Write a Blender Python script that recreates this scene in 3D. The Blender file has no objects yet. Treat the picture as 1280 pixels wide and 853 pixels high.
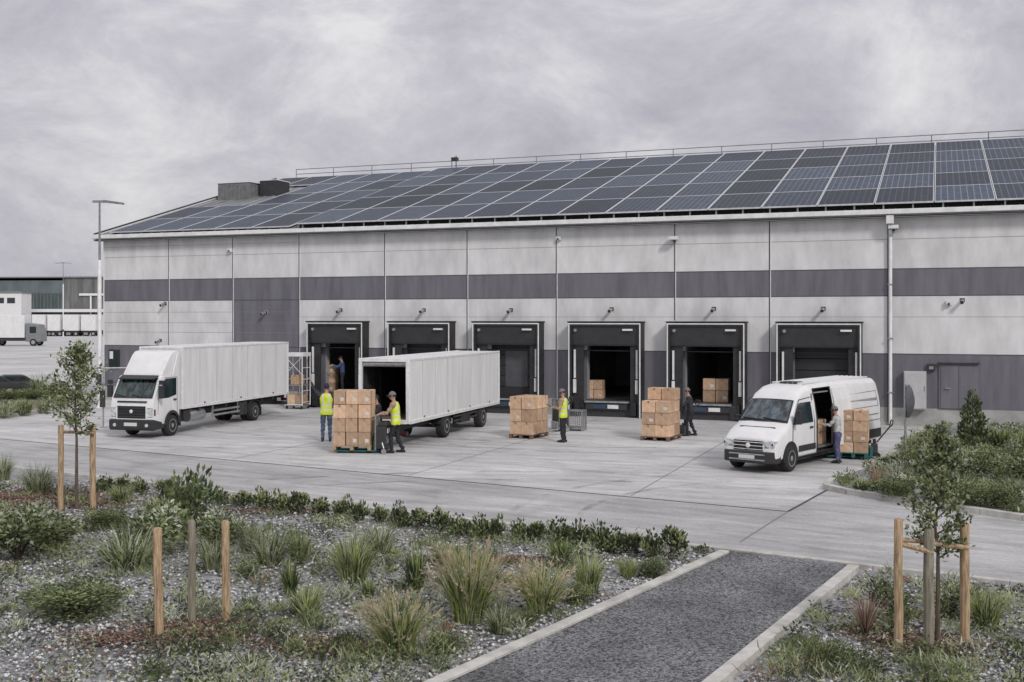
import bpy, bmesh, math, random
import numpy as np
from mathutils import Vector, Matrix

random.seed(7)
rng = np.random.default_rng(7)
sc = bpy.context.scene
C = sc.collection
R = math.radians

# ------------------------------------------------------------------ camera
FPX, HZ, CAMH = 1400.0, 397.0, 4.0          # focal length and horizon in pixels of a 1280 x 853 frame
cam_d = bpy.data.cameras.new('camera')
cam_d.sensor_width = 36.0
cam_d.lens = 36.0 * FPX / 1280.0
cam_d.shift_y = (HZ - 426.5) / 1280.0
cam_d.clip_end = 6000.0
cam = bpy.data.objects.new('camera', cam_d)
C.objects.link(cam)
cam.location = (0, 0, CAMH)
cam.rotation_euler = (R(90), 0, 0)
sc.camera = cam

# ------------------------------------------------------------------ light
SUN_EL, SUN_AZ = R(36), R(152)              # azimuth clockwise from +Y
w = bpy.data.worlds.new('World')
sc.world = w
w.use_nodes = True
nt = w.node_tree
nt.nodes.clear()
out = nt.nodes.new('ShaderNodeOutputWorld')
bgs = nt.nodes.new('ShaderNodeBackground')   # clear-sky light
sky = nt.nodes.new('ShaderNodeTexSky')
sky.sky_type = 'NISHITA'
sky.sun_disc = False
sky.sun_elevation = SUN_EL
sky.sun_rotation = SUN_AZ
sky.air_density = 1.0
sky.dust_density = 3.0
nt.links.new(sky.outputs[0], bgs.inputs[0])
bgs.inputs[1].default_value = 0.05
bgc = nt.nodes.new('ShaderNodeBackground')   # overcast cloud deck, brighter towards the zenith
tc = nt.nodes.new('ShaderNodeTexCoord')
sep = nt.nodes.new('ShaderNodeSeparateXYZ')
nt.links.new(tc.outputs['Generated'], sep.inputs[0])
mp = nt.nodes.new('ShaderNodeMapping')
mp.inputs['Scale'].default_value = (2.6, 2.6, 4.6)
nt.links.new(tc.outputs['Generated'], mp.inputs[0])
n1 = nt.nodes.new('ShaderNodeTexNoise')
n1.inputs['Scale'].default_value = 2.2
n1.inputs['Detail'].default_value = 9
n1.inputs['Roughness'].default_value = 0.66
n1.inputs['Distortion'].default_value = 0.35
nt.links.new(mp.outputs[0], n1.inputs['Vector'])
cr = nt.nodes.new('ShaderNodeValToRGB')
e = cr.color_ramp.elements
e[0].position = 0.33; e[0].color = (0.39, 0.382, 0.435, 1)
e[1].position = 0.68; e[1].color = (0.67, 0.665, 0.675, 1)
m_ = e.new(0.5); m_.color = (0.50, 0.49, 0.53, 1)
nt.links.new(n1.outputs[0], cr.inputs[0])
mr = nt.nodes.new('ShaderNodeMapRange')
mr.inputs['From Min'].default_value = 0.0
mr.inputs['From Max'].default_value = 1.0
mr.inputs['To Min'].default_value = 0.96
mr.inputs['To Max'].default_value = 1.5
nt.links.new(sep.outputs['Z'], mr.inputs['Value'])
nt.links.new(cr.outputs[0], bgc.inputs[0])
nt.links.new(mr.outputs[0], bgc.inputs[1])
mxs = nt.nodes.new('ShaderNodeMixShader')
mxs.inputs[0].default_value = 0.93
nt.links.new(bgs.outputs[0], mxs.inputs[1])
nt.links.new(bgc.outputs[0], mxs.inputs[2])
nt.links.new(mxs.outputs[0], out.inputs[0])

sun_d = bpy.data.lights.new('sun', 'SUN')
sun_d.energy = 1.5
sun_d.angle = R(10)
sun_d.color = (1.0, 0.97, 0.93)
sun = bpy.data.objects.new('sun', sun_d)
C.objects.link(sun)
sv = Vector((math.sin(SUN_AZ) * math.cos(SUN_EL), math.cos(SUN_AZ) * math.cos(SUN_EL), math.sin(SUN_EL)))
sun.rotation_euler = (-sv).to_track_quat('-Z', 'Y').to_euler()
sun.location = (0, 0, 60)

sc.view_settings.view_transform = 'Standard'
sc.view_settings.look = 'None'
sc.view_settings.exposure = 0.16
sc.view_settings.gamma = 1.0
sc.view_settings.use_curve_mapping = False

# ------------------------------------------------------------------ helpers
def P(px, py, Y):
    return Vector(((px - 640) * Y / FPX, Y, CAMH - (py - HZ) * Y / FPX))

def G(px, py, z=0.0):
    Y = FPX * (CAMH - z) / (py - HZ)
    return Vector(((px - 640) * Y / FPX, Y, z))

ORD = ['zeroth', 'first', 'second', 'third', 'fourth', 'fifth', 'sixth', 'seventh', 'eighth', 'ninth', 'tenth', 'eleventh',
       'twelfth', 'thirteenth', 'fourteenth', 'fifteenth', 'sixteenth', 'seventeenth', 'eighteenth', 'nineteenth', 'twentieth',
       'twenty-first', 'twenty-second', 'twenty-third', 'twenty-fourth', 'twenty-fifth', 'twenty-sixth', 'twenty-seventh',
       'twenty-eighth', 'twenty-ninth', 'thirtieth']

def mat(name, col, rough=0.7, amt=0.0, scale=4.0, detail=5, stretch=(1, 1, 1), bump=0.0, bscale=40.0, metal=0.0, spec=0.5,
        rnd=0.0, coat=0.0, col2=None, thr=(0.35, 0.65)):
    m = bpy.data.materials.new(name)
    m.use_nodes = True
    t = m.node_tree
    b = t.nodes['Principled BSDF']
    b.inputs['Roughness'].default_value = rough
    b.inputs['Metallic'].default_value = metal
    b.inputs['Specular IOR Level'].default_value = spec
    b.inputs['Coat Weight'].default_value = coat
    c4 = (col[0], col[1], col[2], 1)
    b.inputs['Base Color'].default_value = c4
    tcn = t.nodes.new('ShaderNodeTexCoord')
    cur = None
    if amt > 0 or col2:
        mpn = t.nodes.new('ShaderNodeMapping')
        mpn.inputs['Scale'].default_value = stretch
        t.links.new(tcn.outputs['Object'], mpn.inputs[0])
        n = t.nodes.new('ShaderNodeTexNoise')
        n.inputs['Scale'].default_value = scale
        n.inputs['Detail'].default_value = detail
        n.inputs['Roughness'].default_value = 0.62
        t.links.new(mpn.outputs[0], n.inputs['Vector'])
        rp = t.nodes.new('ShaderNodeValToRGB')
        rp.color_ramp.elements[0].position = thr[0]
        rp.color_ramp.elements[1].position = thr[1]
        if col2:
            rp.color_ramp.elements[0].color = (col2[0], col2[1], col2[2], 1)
            rp.color_ramp.elements[1].color = c4
        else:
            rp.color_ramp.elements[0].color = tuple(x * (1 - amt) for x in col) + (1,)
            rp.color_ramp.elements[1].color = tuple(min(1, x * (1 + amt)) for x in col) + (1,)
        t.links.new(n.outputs[0], rp.inputs[0])
        cur = rp.outputs[0]
    if rnd > 0:
        oi = t.nodes.new('ShaderNodeObjectInfo')
        mrr = t.nodes.new('ShaderNodeMapRange')
        mrr.inputs['To Min'].default_value = 1 - rnd
        mrr.inputs['To Max'].default_value = 1 + rnd
        t.links.new(oi.outputs['Random'], mrr.inputs[0])
        hs = t.nodes.new('ShaderNodeHueSaturation')
        if cur:
            t.links.new(cur, hs.inputs['Color'])
        else:
            hs.inputs['Color'].default_value = c4
        t.links.new(mrr.outputs[0], hs.inputs['Value'])
        cur = hs.outputs[0]
    if cur:
        t.links.new(cur, b.inputs['Base Color'])
    if bump > 0:
        nb = t.nodes.new('ShaderNodeTexNoise')
        nb.inputs['Scale'].default_value = bscale
        nb.inputs['Detail'].default_value = 4
        t.links.new(tcn.outputs['Object'], nb.inputs['Vector'])
        bp = t.nodes.new('ShaderNodeBump')
        bp.inputs['Strength'].default_value = bump
        bp.inputs['Distance'].default_value = 0.02
        t.links.new(nb.outputs[0], bp.inputs['Height'])
        t.links.new(bp.outputs[0], b.inputs['Normal'])
    return m

class MB:
    """collects boxes, tubes, prisms and lathes into one mesh"""
    def __init__(self):
        self.v, self.f, self.m = [], [], []
    def add(self, vs, fs, m=0):
        o = len(self.v)
        self.v += [tuple(x) for x in vs]
        for fc in fs:
            self.f.append(tuple(i + o for i in fc))
            self.m.append(m)
        return self
    def box(self, x0, x1, y0, y1, z0, z1, m=0, M=None):
        vs = [Vector((x, y, z)) for z in (z0, z1) for y in (y0, y1) for x in (x0, x1)]
        if M is not None:
            vs = [M @ q for q in vs]
        return self.add(vs, [(0, 2, 3, 1), (4, 5, 7, 6), (0, 1, 5, 4), (2, 6, 7, 3), (0, 4, 6, 2), (1, 3, 7, 5)], m)
    def tube(self, p0, p1, r0, r1=None, n=10, m=0, caps=True):
        p0, p1 = Vector(p0), Vector(p1)
        r1 = r0 if r1 is None else r1
        d = (p1 - p0).normalized()
        a = d.orthogonal().normalized()
        b = d.cross(a)
        vs, fs = [], []
        for k in range(n):
            t = 2 * math.pi * k / n
            q = a * math.cos(t) + b * math.sin(t)
            vs += [p0 + q * r0, p1 + q * r1]
        for k in range(n):
            j = (k + 1) % n
            fs.append((2 * k, 2 * j, 2 * j + 1, 2 * k + 1))
        if caps:
            fs.append(tuple(2 * k for k in reversed(range(n))))
            fs.append(tuple(2 * k + 1 for k in range(n)))
        return self.add(vs, fs, m)
    def path(self, pts, r, n=8, m=0):
        for a, b in zip(pts[:-1], pts[1:]):
            self.tube(a, b, r, r, n, m)
        return self
    def prism(self, poly, axis, a0, a1, m=0):
        def mk(p, a):
            if axis == 'x': return (a, p[0], p[1])
            if axis == 'y': return (p[0], a, p[1])
            return (p[0], p[1], a)
        n = len(poly)
        vs = [mk(p, a0) for p in poly] + [mk(p, a1) for p in poly]
        fs = [tuple(range(n)), tuple(reversed(range(n, 2 * n)))]
        for k in range(n):
            j = (k + 1) % n
            fs.append((k, k + n, j + n, j))
        return self.add(vs, fs, m)
    def lathe(self, prof, c, axis='z', n=24, m=0):
        c = Vector(c)
        vs, fs = [], []
        for (r, h) in prof:
            for k in range(n):
                t = 2 * math.pi * k / n
                a, b = r * math.cos(t), r * math.sin(t)
                q = {'z': (a, b, h), 'x': (h, a, b), 'y': (a, h, b)}[axis]
                vs.append(c + Vector(q))
        for i in range(len(prof) - 1):
            for k in range(n):
                j = (k + 1) % n
                fs.append((i * n + k, i * n + j, (i + 1) * n + j, (i + 1) * n + k))
        fs.append(tuple(reversed(range(n))))
        fs.append(tuple(range((len(prof) - 1) * n, len(prof) * n)))
        return self.add(vs, fs, m)
    def sphere(self, c, r, n=12, m=0, sx=1, sy=1, sz=1):
        vs, fs = [], []
        c = Vector(c)
        h = n // 2
        for i in range(h + 1):
            ph = math.pi * i / h
            for k in range(n):
                t = 2 * math.pi * k / n
                rr = max(math.sin(ph), 0.02)
                vs.append(c + Vector((r * sx * rr * math.cos(t), r * sy * rr * math.sin(t), r * sz * math.cos(ph))))
        for i in range(h):
            for k in range(n):
                j = (k + 1) % n
                fs.append((i * n + k, (i + 1) * n + k, (i + 1) * n + j, i * n + j))
        fs.append(tuple(range(n)))
        fs.append(tuple(reversed(range(h * n, (h + 1) * n))))
        return self.add(vs, fs, m)
    def build(self, name, mats, parent=None, smooth=False, bevel=0.0, fix=True, seg=2):
        me = bpy.data.meshes.new(name)
        me.from_pydata(self.v, [], self.f)
        if not isinstance(mats, (list, tuple)):
            mats = [mats]
        for q in mats:
            me.materials.append(q)
        me.polygons.foreach_set('material_index', self.m)
        if fix or bevel > 0:
            bm = bmesh.new()
            bm.from_mesh(me)
            bmesh.ops.remove_doubles(bm, verts=bm.verts, dist=1e-5)
            bmesh.ops.recalc_face_normals(bm, faces=bm.faces)
            if bevel > 0:
                ed = [q for q in bm.edges if len(q.link_faces) == 2 and q.calc_face_angle(0) > R(28)]
                bmesh.ops.bevel(bm, geom=ed, offset=bevel, offset_type='OFFSET', segments=seg, profile=0.6, affect='EDGES', clamp_overlap=True)
            bm.to_mesh(me)
            bm.free()
        if smooth:
            me.polygons.foreach_set('use_smooth', [True] * len(me.polygons))
            try:
                me.set_sharp_from_angle(angle=R(35))
            except Exception:
                pass
        me.update()
        o = bpy.data.objects.new(name, me)
        C.objects.link(o)
        if parent:
            o.parent = parent
        return o

def tag(o, label=None, cat=None, group=None, kind=None):
    if label: o['label'] = label
    if cat: o['category'] = cat
    if group: o['group'] = group
    if kind: o['kind'] = kind
    return o

def thing(name, label, cat, loc=(0, 0, 0), rz=0.0, group=None):
    o = bpy.data.objects.new(name, None)
    o.empty_display_size = 0.2
    C.objects.link(o)
    o.location = loc
    o.rotation_euler = (0, 0, rz)
    return tag(o, label, cat, group)

def kids(o):
    return [q for q in bpy.data.objects if q.parent == o]

def dup(o, parent=None, loc=None, rz=None, label=None, group=None, scale=None):
    c = o.copy()
    C.objects.link(c)
    if parent is not None: c.parent = parent
    if loc is not None: c.location = loc
    if rz is not None: c.rotation_euler = (0, 0, rz)
    if label: c['label'] = label
    if group: c['group'] = group
    if scale is not None: c.scale = scale if hasattr(scale, '__len__') else (scale,) * 3
    for q in kids(o):
        dup(q, c)
    return c

def raw_mesh(name, V, F, MI, mats, parent=None, smooth=False):
    """numpy quads/tris of equal side count"""
    k = F.shape[1]
    me = bpy.data.meshes.new(name)
    me.vertices.add(len(V)); me.vertices.foreach_set('co', np.asarray(V, np.float32).ravel())
    me.loops.add(F.size); me.loops.foreach_set('vertex_index', np.asarray(F, np.int32).ravel())
    me.polygons.add(len(F)); me.polygons.foreach_set('loop_start', np.arange(0, F.size, k, dtype=np.int32))
    me.polygons.foreach_set('material_index', np.asarray(MI, np.int32))
    for q in mats: me.materials.append(q)
    if smooth: me.polygons.foreach_set('use_smooth', np.ones(len(F), bool))
    me.update(calc_edges=True); me.validate()
    o = bpy.data.objects.new(name, me)
    C.objects.link(o)
    if parent: o.parent = parent
    return o

# ------------------------------------------------------------------ materials
M = {}
M['wall'] = mat('wall_panel', (0.64, 0.64, 0.642), 0.75, 0.16, 0.7, 9, (1.5, 1, 0.6), 0.12, 60)
M['wall_dark'] = mat('wall_panel_dark', (0.15, 0.147, 0.168), 0.7, 0.2, 1.1, 9, (2.2, 1, 0.3), 0.12, 60)
M['plinth'] = mat('plinth_concrete', (0.36, 0.36, 0.35), 0.85, 0.22, 1.4, 7, (1, 1, 1), 0.2, 50)
M['roof'] = mat('roof_sheet', (0.22, 0.225, 0.235), 0.55, 0.3, 1.2, 6, (1, 0.25, 1))
M['white_metal'] = mat('white_metal', (0.74, 0.74, 0.74), 0.5, 0.1, 3)
M['grey_metal'] = mat('grey_metal', (0.22, 0.225, 0.23), 0.5, 0.2, 4, metal=0.2)
M['galv'] = mat('galvanised_steel', (0.40, 0.41, 0.42), 0.42, 0.2, 7, metal=0.7)
M['dark_metal'] = mat('dark_metal', (0.035, 0.036, 0.04), 0.5, 0.25, 6)
M['boxseam'] = mat('box_seam', (.40, .40, .405), .6)
M['black'] = mat('black_rubber', (0.018, 0.018, 0.019), 0.75, 0.3, 9, bump=0.1)
M['curtain'] = mat('dock_curtain', (0.022, 0.022, 0.024), 0.6, 0.3, 3, bump=0.15, bscale=12)
M['dockdoor'] = mat('dock_door_sheet', (0.036, 0.037, 0.04), 0.5, 0.2, 2)
M['inside'] = mat('interior_wall', (0.30, 0.30, 0.31), 0.9, 0.2, 1)
M['inside_floor'] = mat('interior_floor', (0.16, 0.16, 0.16), 0.6, 0.2, 2)
M['seam'] = mat('panel_joint', (0.075, 0.075, 0.08), 0.8)
M['truck_white'] = mat('truck_white', (0.72, 0.72, 0.72), 0.38, 0.06, 2.2, 8, (1, 1.5, 0.4), coat=0.2)
M['cargo'] = mat('cargo_panel', (0.68, 0.68, 0.68), 0.5, 0.09, 2.2, 9, (1, 1.6, 0.25), bump=0.03, bscale=6)
M['trim'] = mat('aluminium_trim', (0.78, 0.78, 0.78), 0.42, 0.12, 6, metal=0.1)
M['glass'] = mat('window_glass', (0.015, 0.028, 0.03), 0.06, spec=0.8)
M['glass_teal'] = mat('windscreen_painted_reflections', (0.05, 0.085, 0.08), 0.05, 0.6, 3.6, 3, (2.2, 1, 1), spec=0.8, col2=(0.006, 0.01, 0.01), thr=(0.42, 0.62))  # pale and dark blotches in the glass colour imitate reflections
M['glass_steel'] = mat('steel_blue_painted_reflections', (0.10, 0.135, 0.16), 0.05, 0.6, 2.6, 3, (2.2, 1, 1), spec=0.8, col2=(0.008, 0.012, 0.015), thr=(0.40, 0.62))  # reflections painted as pale blotches over dark glass
M['lens'] = mat('lamp_lens', (0.55, 0.57, 0.58), 0.1, 0.35, 14, spec=0.8)
M['redlens'] = mat('red_lens', (0.07, 0.02, 0.02), 0.2)
M['plastic'] = mat('black_plastic', (0.028, 0.028, 0.03), 0.55, 0.2, 8)
M['tyre'] = mat('tyre_rubber', (0.022, 0.022, 0.023), 0.85, 0.35, 12, bump=0.3, bscale=30)
M['rim'] = mat('wheel_rim', (0.42, 0.42, 0.43), 0.4, 0.2, 9, metal=0.6)
M['chassis'] = mat('chassis_steel', (0.032, 0.032, 0.034), 0.65, 0.5, 6)
M['plate'] = mat('number_plate', (0.62, 0.62, 0.6), 0.5)
M['card'] = mat('cardboard', (0.52, 0.355, 0.235), 0.85, 0.16, 3, 6, rnd=0.3, bump=0.06, bscale=25)
M['tape'] = mat('parcel_tape', (0.30, 0.19, 0.11), 0.35, 0.1, 5)
M['film'] = mat('white_label', (0.6, 0.57, 0.52), 0.6)
M['pallet'] = mat('pallet_wood', (0.36, 0.25, 0.15), 0.85, 0.3, 6, 6, (1, 6, 6))
M['pallet_dark'] = mat('pallet_wood_dark', (0.17, 0.11, 0.09), 0.85, 0.3, 6, 6, (1, 6, 6))
M['teal'] = mat('teal_paint', (0.02, 0.12, 0.13), 0.45, 0.2, 6)
M['stake'] = mat('stake_wood', (0.38, 0.27, 0.165), 0.85, 0.5, 5, 7, (8, 8, 0.8), bump=0.3, bscale=18)
M['stake_grey'] = mat('stake_wood_weathered', (0.22, 0.20, 0.155), 0.9, 0.35, 5, 7, (8, 8, 0.8), bump=0.3, bscale=18)
M['bark'] = mat('bark', (0.11, 0.085, 0.065), 0.95, 0.4, 9, 6, (3, 3, 0.6), bump=0.5, bscale=30)
M['skin'] = mat('skin', (0.42, 0.25, 0.185), 0.55, 0.06, 8)
M['hivis'] = mat('high_visibility_yellow', (0.60, 0.70, 0.04), 0.65, 0.14, 9)
M['silver'] = mat('reflective_band', (0.62, 0.62, 0.58), 0.4)
M['jeans'] = mat('denim', (0.062, 0.09, 0.135), 0.9, 0.35, 7)
M['jeans_v'] = mat('violet_denim', (0.085, 0.085, 0.17), 0.9, 0.35, 7)
M['trousers'] = mat('dark_trousers', (0.02, 0.021, 0.026), 0.9, 0.3, 7)
M['shirt_dark'] = mat('dark_shirt', (0.035, 0.035, 0.042), 0.9, 0.3, 8)
M['shirt_blue'] = mat('blue_shirt', (0.06, 0.09, 0.21), 0.9, 0.25, 8)
M['shirt_tan'] = mat('tan_shirt', (0.36, 0.25, 0.18), 0.9, 0.2, 8)
M['jacket'] = mat('pale_jacket', (0.45, 0.45, 0.46), 0.85, 0.25, 7)
M['shoe'] = mat('boot_leather', (0.018, 0.016, 0.015), 0.6)
M['navy'] = mat('navy_cap', (0.02, 0.022, 0.07), 0.85)
M['greycap'] = mat('grey_cap', (0.16, 0.16, 0.17), 0.85)
M['hair'] = mat('dark_hair', (0.02, 0.015, 0.012), 0.7, 0.3, 30)
M['farblue'] = mat('blue_cladding', (0.125, 0.155, 0.165), 0.6, 0.25, 0.25, 4, (1, 1, 0.4))
M['fargreen'] = mat('green_cladding', (0.06, 0.085, 0.085), 0.6, 0.3, 0.3, 4, (2, 1, 0.3))
M['fargrey'] = mat('grey_cladding', (0.16, 0.16, 0.16), 0.6, 0.3, 0.3, 4, (2, 1, 0.3))
M['mulch'] = mat('bark_mulch', (0.15, 0.085, 0.055), 0.95, 0.6, 16, 6, bump=0.8, bscale=30)
M['kerb'] = mat('kerb_concrete', (0.47, 0.46, 0.43), 0.85, 0.22, 3.0, 7, bump=0.2, bscale=40)
def leafm(n, c, a=0.3):
    m = mat(n, c, 0.6, a, 3.0, 3, spec=0.3, rnd=0.12)
    t = m.node_tree; b = t.nodes['Principled BSDF']; o = [q for q in t.nodes if q.type == 'OUTPUT_MATERIAL'][0]
    tr = t.nodes.new('ShaderNodeBsdfTranslucent')          # thin leaves let light through
    src = b.inputs['Base Color'].links[0].from_socket
    hs = t.nodes.new('ShaderNodeHueSaturation'); hs.inputs['Value'].default_value = 2.2; t.links.new(src, hs.inputs['Color']); t.links.new(hs.outputs[0], tr.inputs[0])
    mx = t.nodes.new('ShaderNodeMixShader'); mx.inputs[0].default_value = 0.4
    t.links.new(b.outputs[0], mx.inputs[1]); t.links.new(tr.outputs[0], mx.inputs[2]); t.links.new(mx.outputs[0], o.inputs[0])
    return m
M['leaf_d'] = leafm('leaf_dark', (0.05, 0.066, 0.036))
M['leaf_m'] = leafm('leaf_green', (0.135, 0.165, 0.075))
M['leaf_l'] = leafm('leaf_pale', (0.30, 0.33, 0.17))
M['leaf_g'] = leafm('leaf_grey', (0.46, 0.48, 0.38))
M['bl_g'] = leafm('blade_green', (0.17, 0.21, 0.08))
M['bl_y'] = leafm('blade_yellow_green', (0.33, 0.37, 0.15))
M['bl_d'] = leafm('blade_dark', (0.05, 0.068, 0.036))
M['bl_p'] = leafm('blade_pale', (0.40, 0.40, 0.30))
M['plume'] = leafm('plume_tan', (0.42, 0.36, 0.26))
M['twig'] = leafm('twig_red', (0.26, 0.15, 0.12))
M['flower'] = leafm('flower_violet', (0.14, 0.13, 0.20))

# concrete yard: blotches, long streaks from tyres, fine grain
def concrete(name, base, dark, streak_rot):
    m = bpy.data.materials.new(name); m.use_nodes = True
    t = m.node_tree; b = t.nodes['Principled BSDF']
    b.inputs['Roughness'].default_value = 0.78
    b.inputs['Specular IOR Level'].default_value = 0.35
    tcn = t.nodes.new('ShaderNodeTexCoord')
    def noise(scale, st, det=8, rough=0.65, rot=0.0):
        a = t.nodes.new('ShaderNodeMapping'); a.inputs['Scale'].default_value = st
        r0 = t.nodes.new('ShaderNodeMapping'); r0.inputs['Rotation'].default_value = (0, 0, rot)
        t.links.new(tcn.outputs['Object'], r0.inputs[0]); t.links.new(r0.outputs[0], a.inputs[0])
        n = t.nodes.new('ShaderNodeTexNoise'); n.inputs['Scale'].default_value = scale
        n.inputs['Detail'].default_value = det; n.inputs['Roughness'].default_value = rough
        t.links.new(a.outputs[0], n.inputs['Vector'])
        return n.outputs[0]
    def mr_(s, lo, hi, a, bb):
        r = t.nodes.new('ShaderNodeMapRange')
        for k, q in zip(('From Min', 'From Max', 'To Min', 'To Max'), (lo, hi, a, bb)): r.inputs[k].default_value = q
        t.links.new(s, r.inputs[0]); return r.outputs[0]
    def mul(a, bb):
        r = t.nodes.new('ShaderNodeMath'); r.operation = 'MULTIPLY'
        t.links.new(a, r.inputs[0]); t.links.new(bb, r.inputs[1]); return r.outputs[0]
    f = mul(mr_(noise(0.16, (1, 1, 1)), 0.3, 0.7, 0.76, 1.2), mr_(noise(1.0, (0.3, 2.4, 1), 9, 0.75, streak_rot), 0.34, 0.66, 0.76, 1.2))
    f = mul(f, mr_(noise(14, (1, 1, 1), 5, 0.7), 0.3, 0.7, 0.84, 1.14))
    f = mul(f, mr_(noise(0.9, (0.1, 3.2, 1), 6, 0.7, streak_rot + 0.35), 0.36, 0.55, 0.84, 1.04))
    f = mul(f, mr_(noise(0.55, (1, 1, 1), 9, 0.75, 1.0), 0.3, 0.5, 0.72, 1.05))
    f = mul(f, mr_(noise(3.1, (1, 1, 1), 3, 0.5), 0.70, 0.78, 1.0, 0.72))
    f = mul(f, mr_(noise(60, (1, 1, 1), 3, 0.7), 0.3, 0.7, 0.86, 1.14))
    mx = t.nodes.new('ShaderNodeMix'); mx.data_type = 'RGBA'
    mx.inputs['A'].default_value = dark + (1,); mx.inputs['B'].default_value = base + (1,)
    t.links.new(mr_(f, 0.35, 1.35, 0, 1), mx.inputs['Factor'])
    t.links.new(mx.outputs['Result'], b.inputs['Base Color'])
    bp = t.nodes.new('ShaderNodeBump'); bp.inputs['Strength'].default_value = 0.12; bp.inputs['Distance'].default_value = 0.02
    t.links.new(noise(30, (1, 1, 1), 5), bp.inputs['Height']); t.links.new(bp.outputs[0], b.inputs['Normal'])
    return m
M['yard'] = concrete('yard_concrete', (0.66, 0.655, 0.645), (0.19, 0.19, 0.192), 0.20)
M['road'] = concrete('road_concrete', (0.54, 0.537, 0.53), (0.15, 0.15, 0.152), 0.38)

def stony(name, cols, scale, bump):
    m = bpy.data.materials.new(name); m.use_nodes = True
    t = m.node_tree; b = t.nodes['Principled BSDF']; b.inputs['Roughness'].default_value = 0.85
    tcn = t.nodes.new('ShaderNodeTexCoord')
    vo = t.nodes.new('ShaderNodeTexVoronoi'); vo.inputs['Scale'].default_value = scale
    t.links.new(tcn.outputs['Object'], vo.inputs['Vector'])
    sp = t.nodes.new('ShaderNodeSeparateColor'); t.links.new(vo.outputs['Color'], sp.inputs[0])
    rp = t.nodes.new('ShaderNodeValToRGB')
    e = rp.color_ramp.elements
    for i, c in enumerate(cols):
        q = e[i] if i < 2 else e.new(0.5)
        q.position = i / (len(cols) - 1); q.color = c + (1,)
    t.links.new(sp.outputs[0], rp.inputs[0])
    n = t.nodes.new('ShaderNodeTexNoise'); n.inputs['Scale'].default_value = 0.7; n.inputs['Detail'].default_value = 6
    t.links.new(tcn.outputs['Object'], n.inputs['Vector'])
    mrn = t.nodes.new('ShaderNodeMapRange')
    mrn.inputs['From Min'].default_value = 0.3; mrn.inputs['From Max'].default_value = 0.7
    mrn.inputs['To Min'].default_value = 0.6; mrn.inputs['To Max'].default_value = 1.25
    t.links.new(n.outputs[0], mrn.inputs[0])
    hs = t.nodes.new('ShaderNodeHueSaturation'); t.links.new(rp.outputs[0], hs.inputs['Color']); t.links.new(mrn.outputs[0], hs.inputs['Value'])
    t.links.new(hs.outputs[0], b.inputs['Base Color'])
    bp = t.nodes.new('ShaderNodeBump'); bp.inputs['Strength'].default_value = bump; bp.inputs['Distance'].default_value = 0.03
    bp.invert = True
    t.links.new(vo.outputs['Distance'], bp.inputs['Height']); t.links.new(bp.outputs[0], b.inputs['Normal'])
    return m
M['gravel'] = stony('gravel', [(0.10, 0.10, 0.10), (0.42, 0.42, 0.425), (0.25, 0.25, 0.255)], 22, 0.9)
M['asphalt'] = stony('asphalt', [(0.02, 0.021, 0.023), (0.30, 0.30, 0.31), (0.045, 0.046, 0.05)], 36, 0.8)
M['soil'] = mat('ground_soil', (0.16, 0.15, 0.12), 0.95, 0.4, 0.3, 8)

def pv_mat():
    m = bpy.data.materials.new('solar_cells'); m.use_nodes = True
    t = m.node_tree; b = t.nodes['Principled BSDF']
    b.inputs['Roughness'].default_value = 0.42; b.inputs['Specular IOR Level'].default_value = 0.07
    tcn = t.nodes.new('ShaderNodeTexCoord')
    br = t.nodes.new('ShaderNodeTexBrick')
    br.offset = 0.0
    br.inputs['Scale'].default_value = 1.0
    br.inputs['Brick Width'].default_value = 0.23; br.inputs['Row Height'].default_value = 0.32
    br.inputs['Mortar Size'].default_value = 0.013
    br.inputs['Color1'].default_value = (0.022, 0.036, 0.056, 1); br.inputs['Color2'].default_value = (0.042, 0.05, 0.08, 1)
    br.inputs['Mortar'].default_value = (0.15, 0.17, 0.19, 1)
    t.links.new(tcn.outputs['Object'], br.inputs['Vector'])
    oi = t.nodes.new('ShaderNodeObjectInfo')
    mrr = t.nodes.new('ShaderNodeMapRange'); mrr.inputs['To Min'].default_value = 0.45; mrr.inputs['To Max'].default_value = 1.5
    t.links.new(oi.outputs['Random'], mrr.inputs[0])
    hs = t.nodes.new('ShaderNodeHueSaturation'); t.links.new(br.outputs['Color'], hs.inputs['Color']); t.links.new(mrr.outputs[0], hs.inputs['Value'])
    t.links.new(hs.outputs[0], b.inputs['Base Color'])
    return m
M['pv'] = pv_mat()
M['pvframe'] = mat('panel_frame', (.62, .63, .64), .5, .15, 3)

# ------------------------------------------------------------------ the setting: ground, yard, road, beds, path
def sheet(name, pts, m, z=0.0, kind='structure'):
    o = MB().add([(p[0], p[1], z) for p in pts], [tuple(range(len(pts)))]).build(name, m, fix=False)
    if o.data.polygons[0].normal.z < 0: o.data.flip_normals()
    return tag(o, kind=kind)

sheet('ground', [(-2500, -800), (2500, -800), (2500, 3000), (-2500, 3000)], M['soil'], -0.012)
K0, K1 = G(0, 586), G(1250, 733)
kd = (K1 - K0).normalized(); kn = Vector((-kd.y, kd.x, 0))          # along the kerb / away from the camera
if kn.y < 0: kn = -kn
J0, J1 = G(0, 549), G(985, 640)                                     # long joint between road and yard
jd = (J1 - J0).normalized()
J2 = G(1125, 556)
YL, YR = K0 - kd * 90, K1 + kd * 60
sheet('yard', [YL, YR, YR + kn * 420, YL + kn * 420 - kd * 420], M['yard'], 0.0)
jl, jr = J0 - jd * 90, J1 + jd * 0.0
Jr2 = G(1290, 655)
sheet('road', [YL + kn * 0.02, YR + kn * 0.02, YR + kn * 6.2, Jr2, G(1030, 613), J1, jl], M['road'], 0.004)

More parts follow.
